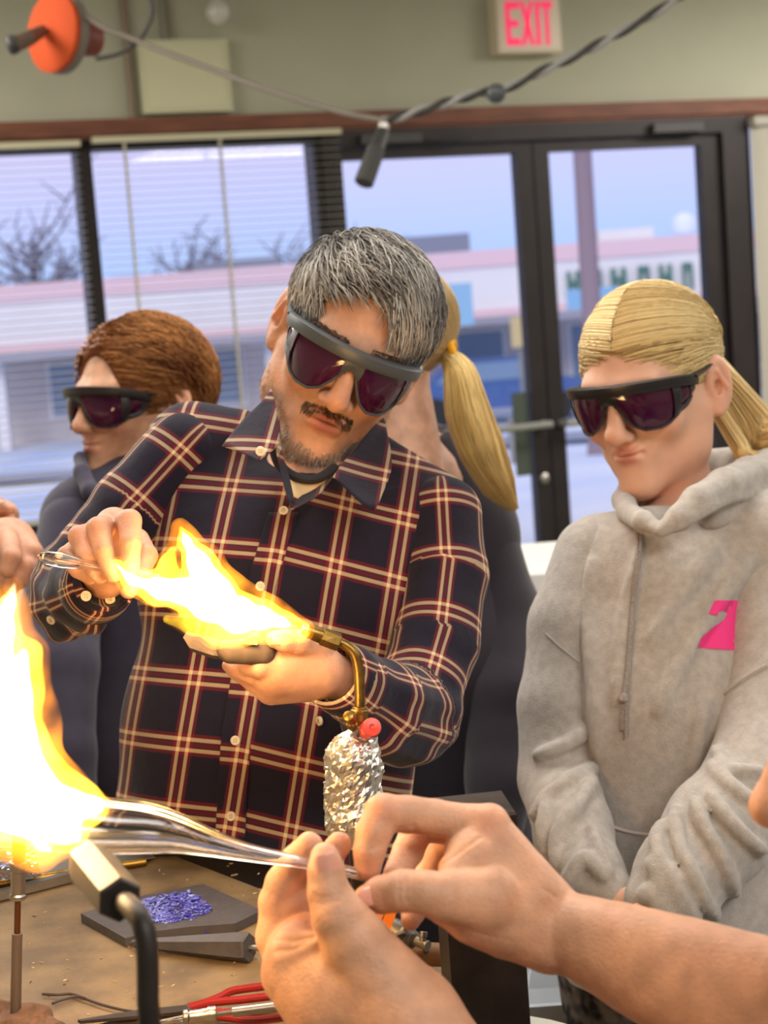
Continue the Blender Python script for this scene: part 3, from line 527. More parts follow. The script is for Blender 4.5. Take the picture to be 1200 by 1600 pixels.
# fit-over safety glasses
M_frame_k = mat('glasses_frame_black', srgb(34, 32, 34), 0.38, bump=0.05); M_frame_g = mat('glasses_frame_charcoal', srgb(74, 79, 84), 0.42)
M_lens = mat('glasses_lens_purple', srgb(64, 14, 48), 0.09, spec=0.45, coat=0.12, noise=0.25, nscale=12)
def glasses(H, label, fm, group=None, dz=0.0):
    t = thing('safety_glasses', H.w([0, -0.10, -0.03]), label, 'glasses', group)
    def front(th, out=0.0):
        a = np.radians(th); return np.stack([(0.0728 + out) * np.sin(a), -0.040 - (0.072 + out) * np.cos(a) ** 0.8 * np.sign(np.cos(a)) if False else -0.040 - (0.072 + out) * np.cos(a), 0 * a], -1)
    zb = lambda th: np.interp(np.abs(th), [0, 6, 9, 13, 20, 30, 45, 56, 63, 68, 80, 92], [-.001, -.004, -.010, -.018, -.029, -.0355, -.0365, -.033, -.027, -.022, -.018, -.010])
    zt = lambda th: 0.018 - 0.010 * (np.abs(th) / 92.0) ** 2.5
    def patch(t0, t1, out, z0, z1, nu=14, nv=6, bulge=0.004):
        th = np.linspace(t0, t1, nu); G = np.zeros((nu, nv, 3))
        for j, s in enumerate(np.linspace(0, 1, nv)):
            lo, hi = z0(th), z1(th); z = lo + (hi - lo) * s; p_ = front(th, out + bulge * math.sin(PI * s) * 0.6 - 0.005 * (1 - s) ** 2); p_[:, 2] = z; G[:, j] = p_
        return G
    def add(name, geo, m, par=t, lab=None): v, f = geo.get(); return obj(name, (H.w(v + np.array([0, 0, dz])), f), m, par, label=lab)
    fr = MB()
    th = np.linspace(-94, 94, 49); path = front(th, 0.004); path[:, 2] = zt(th) + 0.001           # deep brow bar, flat on top
    G = np.zeros((49, 8, 3)); sec = [(-.012, .004), (0.0, .0055), (.0045, .004), (.005, -.003), (.003, -.0075), (-.002, -.008), (-.011, -.002), (-.012, .004)]
    for k, (o_, z_) in enumerate(sec): q = front(th, o_ + .003); q[:, 2] = zt(th) + z_; G[:, k] = q
    fr.add(G.reshape(-1, 3), [(i * 8 + k, i * 8 + k + 1, (i + 1) * 8 + k + 1, (i + 1) * 8 + k) for i in range(48) for k in range(7)] + [tuple(range(7, -1, -1)), tuple(48 * 8 + k for k in range(8))])
    out = lambda G_: np.broadcast_to(np.array([0, 0.0022, 0]), G_.shape)
    b = patch(-9, 9, .001, zb, lambda q: zt(q) - .004, 9); fr.sheet(b, out(b))
    for s in (-1, 1):
        b = patch(60 * s, 68 * s, .003, lambda q: zb(q) - .001, lambda q: zt(q) - .003, 5); fr.sheet(b, out(b))
        b = patch(84 * s, 92 * s, .001, lambda q: zb(q) - .001, lambda q: zt(q) - .003, 5); fr.sheet(b, out(b))
        th2 = np.linspace(4 * s, 90 * s, 40); e = front(th2, -.0035); e[:, 2] = zb(th2); fr.tube(e, 0.0014 + 0.0018 * np.clip((np.abs(th2) - 58) / 8, 0, 1), 6)
    frame = add('frame', fr, fm)
    for s in (-1, 1):
        b = patch(7 * s, 62 * s, .0005, zb, lambda q: zt(q) - .004, 22); m_ = MB(); m_.sheet(b, out(b)); add('lens', m_, M_lens)
        b = patch(66 * s, 86 * s, .0, zb, lambda q: zt(q) - .005, 8); m_ = MB(); m_.sheet(b, out(b)); add('side_lens', m_, M_lens)
        tp = MB(); pts = spline([(.0745 * s, -.040, .011), (.0765 * s, -.02, .012), (.078 * s, .0, .014), (.0795 * s, .012, .016), (.080 * s, .022, .014), (.079 * s, .030, .006)], 18); r = np.interp(np.linspace(0, 1, 18), [0, .25, .6, 1], [.0085, .006, .0045, .004]); tp.tube(pts, r, 8, flat=0.35, phase=0); add('temple', tp, fm)
    return t
def shirt_button(p, n, r, m, parent):
    b_ = MB(); p = np.asarray(p); n = np.asarray(n) / np.linalg.norm(n); b_.lathe(p - n * .001, p + n, [(0, r * .9), (.0022, r), (.003, r * .85), (.0024, r * .55), (.0024, 0.0003)], 16)
    b = obj('button', b_, m, parent)
    h = np.cross(n, CU); h /= np.linalg.norm(h); g_ = np.cross(h, n); hb = MB()
    for a, c in ((1, 1), (1, -1), (-1, 1), (-1, -1)): q = p + n * .0016 + (a * h + c * g_) * r * .22; hb.lathe(q, q + n, [(0, r * .1), (.0008, r * .1)], 6)
    return b, hb
def nails(lst, base, m, parent):
    for (px, py, d, r, up, sd) in lst: pass
def hand_geo(prims, h, base, disp=None, tint=None):
    v, f = skin(prims, h, disp, 0.002); c = np.repeat(np.asarray(base[:3])[None], len(v), 0)
    if tint is not None: c = tint(v, c)
    return (v, f), c
def shrink(prims, a): 
    out = []
    for q in prims:
        if q.sub: continue
        if q.kind == 'cone': out.append(cone(q.a, q.b, max(q.ra - a, .01), max(q.rb - a, .01), q.k, q.n, q.fl))
        else: out.append(ell(q.c, np.maximum(q.r - a, .01), q.k, q.R))
    return out
def coarse(prims, h, base): v, f = skin(prims, h); return (v, f), np.repeat(np.asarray(base[:3])[None], len(v), 0)
def body(name, geos, label, m=None):
    g = join(*[q[0] for q in geos]); c = np.vstack([q[1] for q in geos])
    return obj(name, g, m or M_skin, None, label, 'person', attrs={'col': ('FLOAT_COLOR', c)}, sharp=None)
def redness(pts, base):                            # knuckles and fingertips run pinker: real skin colour, fixed to the hand
    P_ = np.array([P(*q[:3]) for q in pts]); R_2 = np.array([q[3] for q in pts]) * P_[0].__class__(1) if False else np.array([q[3] * q[2] / FPX for q in pts])
    def fn(v, c):
        m = np.zeros(len(v))
        for p_, r in zip(P_, R_2): m = np.maximum(m, np.exp(-((v - p_) ** 2).sum(1) / (r * r)))
        return c * (1 - 0.45 * m[:, None]) + 0.45 * m[:, None] * np.array([base[0] * .98, base[1] * .62, base[2] * .55])
    return fn
# ================================================================== the man in the plaid shirt
SKIN_M = srgb(206, 155, 125)
HM = Head(549, 574, 1.60, -10, 19, 23, 0.98, sx=0.91, sz=0.80)
neckM = [cone((0, 0.020, -0.07), (-0.005, 0.03, -0.17), 0.056, 0.056, 0.03), cone((0.0, -.035, -.085), (0.0, -0.02, -.15), 0.02, 0.028, 0.03)]
man_head = head_geo(HM, head_prims(), neckM, 0.0017, SKIN_M, srgb(176, 96, 88))
# shirt fields (photo stations: x, y, depth, radius)
FN = CF
Tm = [pc((300, 692, 1.68, 62), (430, 706, 1.71, 58), 20), pc((430, 706, 1.71, 58), (560, 730, 1.72, 56), 20), pc((580, 728, 1.71, 54), (690, 803, 1.67, 58), 20), pc((470, 880, 1.67, 125), (450, 930, 1.66, 190), 60, FN, 1.35), pc((300, 730, 1.68, 80), (330, 900, 1.66, 110), 40), pc((650, 830, 1.66, 75), (600, 950, 1.65, 110), 40),
      pc((450, 930, 1.66, 205), (420, 1140, 1.66, 222), 60, FN, 1.45), pc((420, 1140, 1.66, 225), (402, 1420, 1.67, 236), 40, FN, 1.4)]
Tm_d = lambda p: 0.0035 * wob(p, 26, 3) + 0.0022 * wob(p, 60, 4)
RAm = [(290, 706, 1.66, 64), (205, 800, 1.64, 66), (122, 905, 1.61, 66), (108, 928, 1.60, 64)]
RFm = [(106, 934, 1.60, 60), (135, 925, 1.52, 58), (160, 912, 1.45, 48)]
LAm = [(690, 808, 1.65, 66), (695, 900, 1.62, 66), (682, 1010, 1.58, 66), (652, 1112, 1.53, 70)]
LFm = [(648, 1116, 1.53, 74), (600, 1102, 1.46, 66), (552, 1072, 1.41, 52), (532, 1058, 1.385, 46)]
def sleeve_disp(seed, elbow, amp=0.002):
    e = P(*elbow); return lambda p: 0.003 * wob(p, 40, seed) + 0.0016 * wob(p, 90, seed + 1) + amp * np.exp(-((p - e) ** 2).sum(-1) / .085 ** 2) * np.sin(p @ (CU * 210 + CR * 120) + 2.0 * wob(p, 14, seed + 2)) * 0.8
opR = pc((172, 905, 1.40, 42), (163, 910, 1.44, 40), 4, sub=True); opL = pc((508, 1048, 1.36, 44), (527, 1055, 1.385, 40), 4, sub=True)
Rsl = chain(RAm, 14) + chain(RFm, 20) + [pc((90, 990, 1.58, 18), (150, 975, 1.5, 16), 20), opR]
Lsl = chain(LAm, 14) + chain(LFm, 20) + [pc((640, 1150, 1.5, 50), (590, 1140, 1.45, 44), 24), opL]
man_hands = []
# his right hand, knuckles up, pinching the rod
hR = [pc((178, 822, 1.415, 30), (165, 900, 1.455, 34), 10), pc((200, 815, 1.395, 20), (188, 880, 1.43, 30), 12), pc((152, 828, 1.40, 20), (150, 890, 1.44, 28), 12)]
hR += chain([(196, 818, 1.41, 19), (203, 814, 1.372, 18.5), (204, 850, 1.355, 17), (203, 880, 1.352, 15.5), (203, 890, 1.352, 14.5)], 3)
hR += chain([(165, 822, 1.41, 19), (154, 826, 1.372, 19), (163, 862, 1.357, 16.5), (172, 888, 1.355, 14.5), (176, 898, 1.356, 13)], 3)
hR += chain([(140, 835, 1.415, 18), (124, 838, 1.382, 17.5), (137, 870, 1.366, 15.5), (150, 893, 1.364, 13.5), (156, 901, 1.366, 12)], 3)
hR += chain([(128, 852, 1.425, 17), (104, 868, 1.395, 15), (122, 890, 1.382, 13.5), (140, 902, 1.378, 11.5)], 3)
hR += chain([(214, 845, 1.43, 20), (229, 868, 1.405, 17), (218, 898, 1.385, 15.5), (201, 922, 1.372, 14)], 5)
man_hands.append(hand_geo(hR + [pc((165, 900, 1.455, 33), (150, 918, 1.52, 34), 10)], 0.0014, SKIN_M, tint=redness([(203, 812, 1.36, 16), (154, 826, 1.36, 15), (124, 838, 1.37, 14), (203, 895, 1.34, 10)], SKIN_M)))
# his left hand, back towards us, thumb on the block
hL = [pc((500, 1048, 1.375, 38), (432, 1055, 1.365, 37), 12), pc((495, 1025, 1.37, 24), (440, 1040, 1.36, 26), 12), pc((490, 1070, 1.38, 26), (425, 1078, 1.372, 24), 12), pc((505, 1050, 1.378, 36), (560, 1075, 1.42, 38), 12)]
hL += chain([(497, 1012, 1.368, 23), (468, 1004, 1.352, 19), (446, 1001, 1.346, 18), (429, 999, 1.345, 14)], 6)
hL += chain([(432, 1040, 1.358, 24), (408, 1044, 1.352, 17), (388, 1042, 1.362, 14), (376, 1036, 1.378, 12)], 4)
hL += chain([(424, 1062, 1.366, 23), (398, 1056, 1.366, 16), (374, 1048, 1.372, 13), (362, 1040, 1.385, 11)], 4)
hL += chain([(420, 1080, 1.374, 20), (396, 1066, 1.376, 15), (368, 1050, 1.382, 11.5), (356, 1040, 1.39, 9.5)], 4)
man_hands.append(hand_geo(hL, 0.0014, SKIN_M, tint=redness([(432, 1045, 1.34, 14), (429, 999, 1.335, 10), (424, 1066, 1.345, 13)], SKIN_M)))
legsM = []
hipM = P(405, 1330, 1.72)
for s in (-1, 1): a = hipM + np.array([0.066 * s, 0.02, -.02]); legsM += [cone(a, (a[0] + .02 * s, a[1] + .02, .5), .078, .062, .03), cone((a[0] + .02 * s, a[1] + .02, .5), (a[0] + .02 * s, a[1] + .05, .10), .062, .046, .03), cone((a[0] + .02 * s, a[1] + .05, .05), (a[0] + .03 * s, a[1] - .1, .04), .045, .035, .03)]
inner = coarse(shrink(Tm[:-1] + chain(RAm, 14) + chain(LAm, 14) + chain(RFm, 14) + chain(LFm, 14), .016) + [cone(HM.w([0, .03, -.15]), P(470, 800, 1.7), .05, .07, .05)] + shrink(legsM, .01), 0.012, SKIN_M)
man = body('person', [man_head] + man_hands + [inner], 'grey-haired man in navy plaid shirt bending over the bench torch')
# hair
rng = np.random.default_rng(11); capR = (0.0805, 0.106, 0.086)
capq = cap_prims(capR, (0.075, 0.088, 0.122), (-0.018, -0.118, -0.028), -0.035)
u = roots(5200, capq, capR, rng); n = len(u); K = 9
top = np.clip((u[:, 2] - .15) / .5, 0, 1)[:, None]
dirv = top * np.array([0.62, -1.0, -.25]) + (1 - top) * np.array([0.0, -.35, -1.0]); dirv = dirv + rng.normal(size=(n, 3)) * .28 + 0.55 * np.stack([wob(u, 9, 31), wob(u, 9, 32), wob(u, 9, 33)], 1)
frn = (u[:, 1] < -.3) & (u[:, 2] > .2); lf = frn & (u[:, 0] < .05); rt = frn & ~lf
dirv[lf] = np.array([1.0, -.5, -.10]) + rng.normal(size=(lf.sum(), 3)) * .3; dirv[rt] = np.array([.55, -.5, -.8]) + rng.normal(size=(rt.sum(), 3)) * .25
dirv[(u[:, 1] > .55)] += np.array([0, .6, -.9])
ln = (0.034 + 0.018 * top[:, 0] + rng.uniform(-.012, .014, n)); ln = np.where(lf, ln * .6, np.where(rt, ln * 1.2, ln)); L = np.zeros((n, K, 3)); cur = u.copy()
lift = rng.uniform(0.2, 1.0, n)
for k in range(K):
    s_ = k / (K - 1); L[:, k] = on_cap(cur, capR) + (cur * (0.002 + (0.008 + .006 * top) * (lift * math.sin(min(1, s_ * 1.15) * PI * .62))[:, None]))
    tg = dirv - cur * (dirv * cur).sum(1)[:, None]; tg /= np.linalg.norm(tg, axis=1)[:, None] + 1e-9; cur = cur + tg * (ln / (K - 1) / .09)[:, None]; cur /= np.linalg.norm(cur, axis=1)[:, None]; dirv = dirv + np.array([0.05, 0, -.12])
silver = np.clip(0.62 + 0.5 * wob(u, 5, 41) - 0.45 * (u[:, 1] > .1) - .35 * (u[:, 0] > .55) + rng.normal(size=n) * .28, 0, 1)[:, None]
colr = (1 - silver) * np.array(srgb(74, 66, 62)[:3]) + silver * np.array(srgb(214, 208, 198)[:3])
hv = skin(capq, 0.003, lambda p: 0.0025 * wob(p, 120, 9), .003)
hair = hair_obj('hair', HM, hv, srgb(92, 84, 78), L, rng.uniform(.0005, .0011, n), colr, man)
# moustache, goatee and stubble
v = HM.l(man_head[0][0]); fq = head_prims()
def beard(name, mask, nn, ln_, r, ca, cb, dv, jit=.35):
    idx = np.nonzero(mask)[0]; idx = rng.choice(idx, nn); p0 = v[idx]; nr = grad(fq, p0); d_ = nr * .55 + np.asarray(dv) + rng.normal(size=(nn, 3)) * jit; d_ /= np.linalg.norm(d_, axis=1)[:, None]; l_ = rng.uniform(.6, 1.2, nn)[:, None] * ln_
    Ls = np.stack([p0, p0 + d_ * l_ * .5, p0 + d_ * l_ + np.array([0, 0, -.0012])], 1); w_ = np.clip(rng.normal(.5, .32, nn), 0, 1)[:, None]; cc = (1 - w_) * np.array(ca[:3]) + w_ * np.array(cb[:3])
    g_, at = strands(HM.w(Ls), r, cc); obj(name, g_, M_hair, man, kind='stuff', attrs=at, sharp=None)
ax = np.abs(v[:, 0]); fy = v[:, 1] < -.055
lipz = (np.abs(v[:, 2] + .0615) < .0115) & (ax < .021)
beard('moustache', fy & (v[:, 2] > -.0555 - .35 * np.clip(ax - .012, 0, 1)) & (v[:, 2] < -.0445 - .25 * ax) & (ax < .029) & ~((np.abs(v[:, 2] + .058) < .004) & (ax < .016)) & (v[:, 1] < -.07), 620, .0065, .00038, srgb(70, 46, 32), srgb(122, 92, 68), (0, -.1, -.9))
beard('goatee', (v[:, 2] < -.093 + .3 * np.clip(ax - .012, 0, 1)) & (v[:, 2] > -.124) & (v[:, 1] < -.035) & (ax < .038), 1300, .0075, .00034, srgb(126, 100, 80), srgb(216, 206, 190), (0, -.1, -.6))
beard('stubble', (v[:, 2] < -.045) & (v[:, 2] > -.118) & (v[:, 1] < .0) & (ax > .03) & (ax < .075) & (v[:, 2] < -.05 - (.03 * np.clip((-.02 - v[:, 1]) / .05, 0, 1))), 900, .0028, .00028, srgb(110, 84, 64), srgb(190, 176, 158), (0, 0, -.5))
for s in (-1, 1): beard('eyebrow', (np.abs(v[:, 0] - .033 * s) < .021) & (np.abs(v[:, 2] - .0215) < .005) & (v[:, 1] < -.05), 220, .005, .00045, srgb(60, 46, 38), srgb(110, 92, 80), (.8 * s, .3, .2), .2)
glasses(HM, 'charcoal framed purple-lens safety glasses worn by the grey-haired man', M_frame_g)
# shirt
PU, PV = 0.057, 0.063
M_plaid = plaid_mat('plaid_cotton', PU, PV); M_plaid2 = M_plaid
bx = trace(Tm, np.array([361.]), np.array([1275.]), None, 1.0, 2.2)[0][0]; tx = trace(Tm, np.array([443.]), np.array([800.]), None, 1.0, 2.2)[0][0]; AX = (tx - bx) / np.linalg.norm(tx - bx); SD = np.cross(AX, -CF); SD /= np.linalg.norm(SD)
if SD @ CR < 0: SD = -SD
def uv_t(p): q = p - bx; return np.stack([q @ SD + PU * 20.5 - .001 + .03 * np.clip(q @ AX - .22, 0, 1) * 0 , q @ AX + PV * 20.5 + 0.012 * np.abs(q @ SD) / .15, 0 * q[:, 0]], 1)
def uv_s(st, off=0.0, u0=0.0):
    pts = PS(st); seg = np.linalg.norm(np.diff(pts, axis=0), axis=1); cum = np.concatenate([[0], np.cumsum(seg)])
    def fn(p):
        best = np.full(len(p), 9.0); U = np.zeros(len(p)); V_ = np.zeros(len(p))
        for i in range(len(seg)):
            d_ = (pts[i + 1] - pts[i]) / seg[i]; h_ = np.clip((p - pts[i]) @ d_, -.05 if i == 0 else 0, seg[i] + (.05 if i == len(seg) - 1 else 0)); q = p - pts[i] - h_[:, None] * d_; r = np.linalg.norm(q, axis=1)
            e1 = -CF - d_ * (d_ @ -CF); e1 /= np.linalg.norm(e1); e2 = np.cross(d_, e1); a = np.arctan2(q @ e2, q @ e1); m = r < best; best[m] = r[m]; U[m] = (a * .048)[m]; V_[m] = (cum[i] + h_)[m]
        return np.stack([U + PU * 10.5 + u0, V_ + PV * 10 + off, 0 * U], 1)
    return fn
def hem(v_, f_, cut):                              # trim a garment to a clean straight edge
    p0, a = cut; t_ = (v_ - p0) @ a; f_ = f_[(t_[f_] > 0).any(1)]; v_ = v_ - np.minimum(t_, 0)[:, None] * a; return v_, f_
def cloth(name, prims, h, disp, dm, m, parent, uv=None, label=None, cut=None):
    v_, f_ = skin(prims, h, disp, dm)
    if cut is not None: v_, f_ = hem(v_, f_, cut)
    return obj(name, (v_, f_), m, parent, label=label, attrs={'puv': ('FLOAT_VECTOR', uv(v_))} if uv else None, sharp=None)
vcut = [cone(HM.w([0, .0, -.11]), HM.w([0, .02, -.19]), .062, .060, .01, sub=True), pc((452, 700, 1.50, 22), (447, 770, 1.50, 12), 6, sub=True)]
shirt = cloth('shirt', Tm + vcut[:1], 0.0045, Tm_d, .006, M_plaid, man, uv_t, cut=(P(405, 1338, 1.6), AX))
for st, pr, sd, eb, off in ((RAm + RFm, Rsl, 21, (100, 930, 1.55), .02), (LAm + LFm, Lsl, 25, (655, 1120, 1.47), .035)):
    cloth('sleeve', pr, 0.004, sleeve_disp(sd, eb), .011, M_plaid, shirt, uv_s(st, off), label=None)
def on_shirt(px, py, lift=0.0, fld=None, dsp=None): return trace(fld or Tm, px, py, dsp or Tm_d, 1.0, 2.2, lift)[0]
# placket with its row of buttons
ys = np.linspace(800, 1335, 60); xc = np.interp(ys, [800, 916, 1157, 1275, 1335], [443, 407, 368, 361, 358]); G = np.stack([on_shirt(xc + o_, ys, .0045) for o_ in (-23, -20, -8, 8, 20, 23)], 1); b_ = MB(); b_.sheet(G, CF * .004); v_, f_ = b_.get()
obj('placket', (v_, f_), M_plaid, shirt, attrs={'puv': ('FLOAT_VECTOR', uv_t(v_) + np.array([0, .005, 0]))}, sharp=None)
M_btn = mat('button_pearl', srgb(226, 214, 194), 0.35)
M_hole = mat('button_hole', srgb(90, 70, 56), 0.8); holes = MB()
for px, py in ((443, 798), (407, 916), (390, 1036), (368, 1157), (361, 1275)):
    p_ = on_shirt(px, py, .0052); _, hb = shirt_button(p_, grad(Tm, p_), .0046, M_btn, shirt)
    if hb: v_, f_ = hb.get(); holes.add(v_, f_)
# cuffs
def cuff(st, w, r0, r1, name='cuff'):
    a, b = P(*st[0]), P(*st[1]); b_ = MB(); d_ = (b - a) / np.linalg.norm(b - a); b_.lathe(a, b, [(0, r0), (w * .5, (r0 + r1) / 2 + .001), (w, r1), (w, r1 - .003), (w * .5, (r0 + r1) / 2 - .003), (.001, r0 - .003)], 36)
    v_, f_ = b_.get(); f_ = f_[:-2] + [(5 * 36 + k, k, (k + 1) % 36, 5 * 36 + (k + 1) % 36) for k in range(36)]
    return obj(name, (v_, f_), M_plaid, shirt, attrs={'puv': ('FLOAT_VECTOR', uv_s([st[0], st[1]], .04, .01)(v_))}, sharp=None)
cuff(((142, 922, 1.51), (164, 908, 1.435)), .075, .034, .029); cuff(((560, 1074, 1.425), (520, 1052, 1.38)), .058, .032, .0285)
RL = chain(RAm, 14) + chain(RFm, 20)
for (px, py), fld, sd, eb in (((135, 931), Rsl, 21, (100, 930, 1.55)), ((173, 937), Rsl, 21, (100, 930, 1.55)), ((81, 968), Rsl, 21, (100, 930, 1.55)), ((500, 1126), Lsl, 25, (655, 1120, 1.47))):
    p_, t_ = trace(fld, px, py, sleeve_disp(sd, eb), 1.0, 2.2, .001)
    if t_ > 2.1: p_ = on_shirt(px, py, .004); 
    nrm = grad(fld, p_); _, hb = shirt_button(p_ - CF * .002, nrm * .6 - CF * .5, .0046, M_btn, shirt); v_, f_ = hb.get(); holes.add(v_, f_)
# collar: two standing flaps and the dark undershirt at the throat
def flap(name, grid, m=None, par=None, uv=True, th=.0025):
    G_ = np.array([[P(*q) for q in row] for row in grid]); k = 7
    R1 = np.stack([spline(G_[i], k * 2) for i in range(len(G_))]); G2 = np.stack([spline(R1[:, j], k * 2) for j in range(R1.shape[1])], 1); b2 = MB(); b2.sheet(G2, CF * th); v2, f2 = b2.get()
    return obj(name, (v2, f2), m or M_plaid, par or shirt, attrs={'puv': ('FLOAT_VECTOR', uv_t(v2) * np.array([1, 1, 1]) + np.array([.02, .03, 0]))} if uv else None, sharp=None)
flap('collar', [[(424, 606, 1.66), (408, 628, 1.625), (380, 655, 1.60), (346, 697, 1.575)], [(432, 640, 1.61), (417, 664, 1.585), (392, 690, 1.562), (372, 706, 1.55)], [(438, 690, 1.575), (428, 702, 1.555), (415, 712, 1.54), (404, 720, 1.525)]])
flap('collar', [[(600, 652, 1.68), (606, 680, 1.65), (612, 730, 1.60), (592, 786, 1.545)], [(578, 672, 1.64), (574, 705, 1.615), (572, 745, 1.58), (577, 797, 1.535)], [(545, 712, 1.60), (536, 722, 1.585), (528, 733, 1.57), (520, 745, 1.555)]])
flap('collar_stand', [[(428, 640, 1.63), (430, 690, 1.59), (436, 730, 1.56), (452, 790, 1.535)], [(436, 640, 1.65), (440, 700, 1.61), (452, 745, 1.58), (462, 792, 1.55)]])
flap('collar_stand', [[(560, 690, 1.65), (528, 735, 1.60), (496, 775, 1.56), (455, 797, 1.538)], [(548, 694, 1.665), (515, 735, 1.625), (482, 765, 1.59), (452, 790, 1.55)]])
p_ = P(407, 705, 1.532); _, hb = shirt_button(p_, -CF, .0046, M_btn, shirt); v_, f_ = hb.get(); holes.add(v_, f_)
obj('button_holes', holes, M_hole, shirt, kind='stuff')
us = flap('undershirt', [[(434, 716, 1.60), (455, 738, 1.588), (490, 750, 1.588), (524, 736, 1.60)], [(440, 740, 1.592), (452, 768, 1.575), (470, 780, 1.575), (500, 770, 1.59)]], mat('tee_cream', srgb(214, 190, 150), 0.9), man, False)
b_ = MB(); b_.tube(spline(PS([(428, 700, 1.615), (440, 730, 1.597), (465, 746, 1.584), (495, 748, 1.586), (526, 730, 1.60)]), 24), .006, 8, flat=.6); obj('tee_neckband', b_, mat('neckband_black', srgb(32, 28, 30), 0.9), us)
# trousers and shoes
v_, f_ = skin(shrink(Tm[-1:], .004) [:0] + [cone(P(405, 1330, 1.69), P(405, 1400, 1.72), .132, .12, .03, FN, 1.4)] + [q for i, q in enumerate(legsM) if i % 3 != 2], 0.01); obj('trousers', (v_, f_), mat('trousers_black', srgb(34, 28, 30), 0.9), man, sharp=None)
for q in (legsM[2], legsM[5]): v_, f_ = skin([q, cone(q.a + np.array([0, .03, .03]), q.a, .045, .045, .02)], .008); v_[:, 2] = np.maximum(v_[:, 2], .001); obj('shoe', (v_, f_), mat('shoe_dark', srgb(40, 34, 32), 0.6), man, sharp=None)
# ================================================================== the girl in the grey hoodie
SKIN_G = srgb(226, 178, 152)
HG = Head(962, 634, 1.80, 36, 14, -4, 0.93)
gq = head_prims(True, 1.0)
neckG = [cone((0, 0.008, -0.06), (0.0, 0.012, -0.21), 0.047, 0.050, 0.03)]
girl_head = head_geo(HG, gq, neckG, 0.0016, SKIN_G, srgb(200, 122, 112))
def sp(*a, **k): return pc(*a, **k)
Tg = [pc((1005, 856, 1.82, 54), (935, 864, 1.84, 60), 24), pc((1085, 862, 1.85, 66), (1190, 850, 1.80, 86), 30), pc((1005, 870, 1.80, 50), (1080, 880, 1.80, 60), 30), pc((1045, 930, 1.80, 130), (1050, 1100, 1.80, 165), 60, FN, 1.2), pc((1050, 1100, 1.80, 165), (1060, 1420, 1.80, 178), 60, FN, 1.2), pc((1060, 1420, 1.80, 178), (1065, 1560, 1.80, 176), 60, FN, 1.2), pc((960, 900, 1.83, 78), (985, 1000, 1.82, 110), 40)]
def fold(pts, r=7, k=10): return [pc((*pts[i], r), (*pts[i + 1], r), k) for i in range(len(pts) - 1)]
# diagonal drag folds on the chest
def onT(fld, xy, r, lift=0.0):
    xy = [tuple(q) for q in spline(np.array([(x, y, 0) for x, y in xy]), 3 * len(xy) + 4)[:, :2]]; a = np.array(xy, float); p_, t_ = trace(fld, a[:, 0], a[:, 1], None, 1.2, 2.6, 0); return [(x, y, t + lift, r) for (x, y), t in zip(xy, t_)]
Tg0 = list(Tg)
for xy, r in (([(1165, 880), (1110, 960), (1060, 1040), (1030, 1110)], 10), ([(1110, 870), (1060, 930), (1015, 1000)], 8), ([(925, 880), (920, 960), (930, 1080), (935, 1180)], 9), ([(1000, 860), (975, 960), (962, 1090)], 6), ([(1100, 1100), (1085, 1200), (1075, 1290)], 7)): Tg += [pc(a, b, 16) for a, b in zip(onT(Tg0, xy, r, .0)[:-1], onT(Tg0, xy, r, .0)[1:])]
Tg_d = lambda p: 0.003 * wob(p, 22, 51) + 0.0015 * wob(p, 55, 52)
aL = [(930, 872, 1.83, 66), (893, 980, 1.81, 68), (876, 1100, 1.79, 64), (870, 1215, 1.77, 60)]
fL = [(872, 1220, 1.77, 60), (895, 1300, 1.69, 62), (925, 1362, 1.63, 50), (962, 1396, 1.60, 34)]
aR = [(1196, 875, 1.80, 76), (1212, 1000, 1.76, 84), (1205, 1130, 1.71, 82), (1190, 1215, 1.66, 84)]
fR = [(1190, 1220, 1.66, 84), (1120, 1300, 1.61, 84), (1060, 1370, 1.58, 72), (1022, 1405, 1.57, 48)]
SLg, SRg = chain(aL, 16) + chain(fL, 18), chain(aR, 16) + chain(fR, 20)
SLg0, SRg0 = list(SLg), list(SRg)
for xy, r in (([(925, 1200), (890, 1218), (850, 1245), (832, 1275)], 10), ([(925, 1222), (905, 1255), (872, 1300), (868, 1350)], 10), ([(838, 1180), (880, 1165), (920, 1140)], 9), ([(945, 1370), (915, 1340), (895, 1362), (880, 1390)], 10), ([(852, 1240), (845, 1300), (862, 1370)], 8), ([(955, 1365), (940, 1330), (925, 1290)], 7)):
    q = onT(SLg0, xy, r, -.004); SLg += [pc(a, b, 9) for a, b in zip(q[:-1], q[1:])]
for xy, r in (([(1055, 1265), (1062, 1320), (1085, 1370), (1110, 1420), (1125, 1440)], 10), ([(1035, 1290), (1025, 1320), (1050, 1370), (1075, 1420), (1085, 1440)], 11), ([(1015, 1345), (1030, 1370), (1050, 1420), (1062, 1442)], 9), ([(1085, 1250), (1100, 1290), (1130, 1340), (1150, 1380)], 9), ([(1112, 1195), (1130, 1215), (1160, 1240), (1195, 1262)], 10), ([(1108, 1240), (1135, 1275), (1170, 1310), (1195, 1330)], 10), ([(1118, 1170), (1140, 1200), (1190, 1205)], 9), ([(1005, 1400), (1020, 1392), (1032, 1412), (1040, 1436)], 9), ([(1125, 1330), (1140, 1370), (1152, 1405)], 8)):
    q = onT(SRg0, xy, r, -.005); SRg += [pc(a, b, 9) for a, b in zip(q[:-1], q[1:])]
Sg_d = lambda p: 0.0028 * wob(p, 30, 61) + 0.0013 * wob(p, 80, 62)
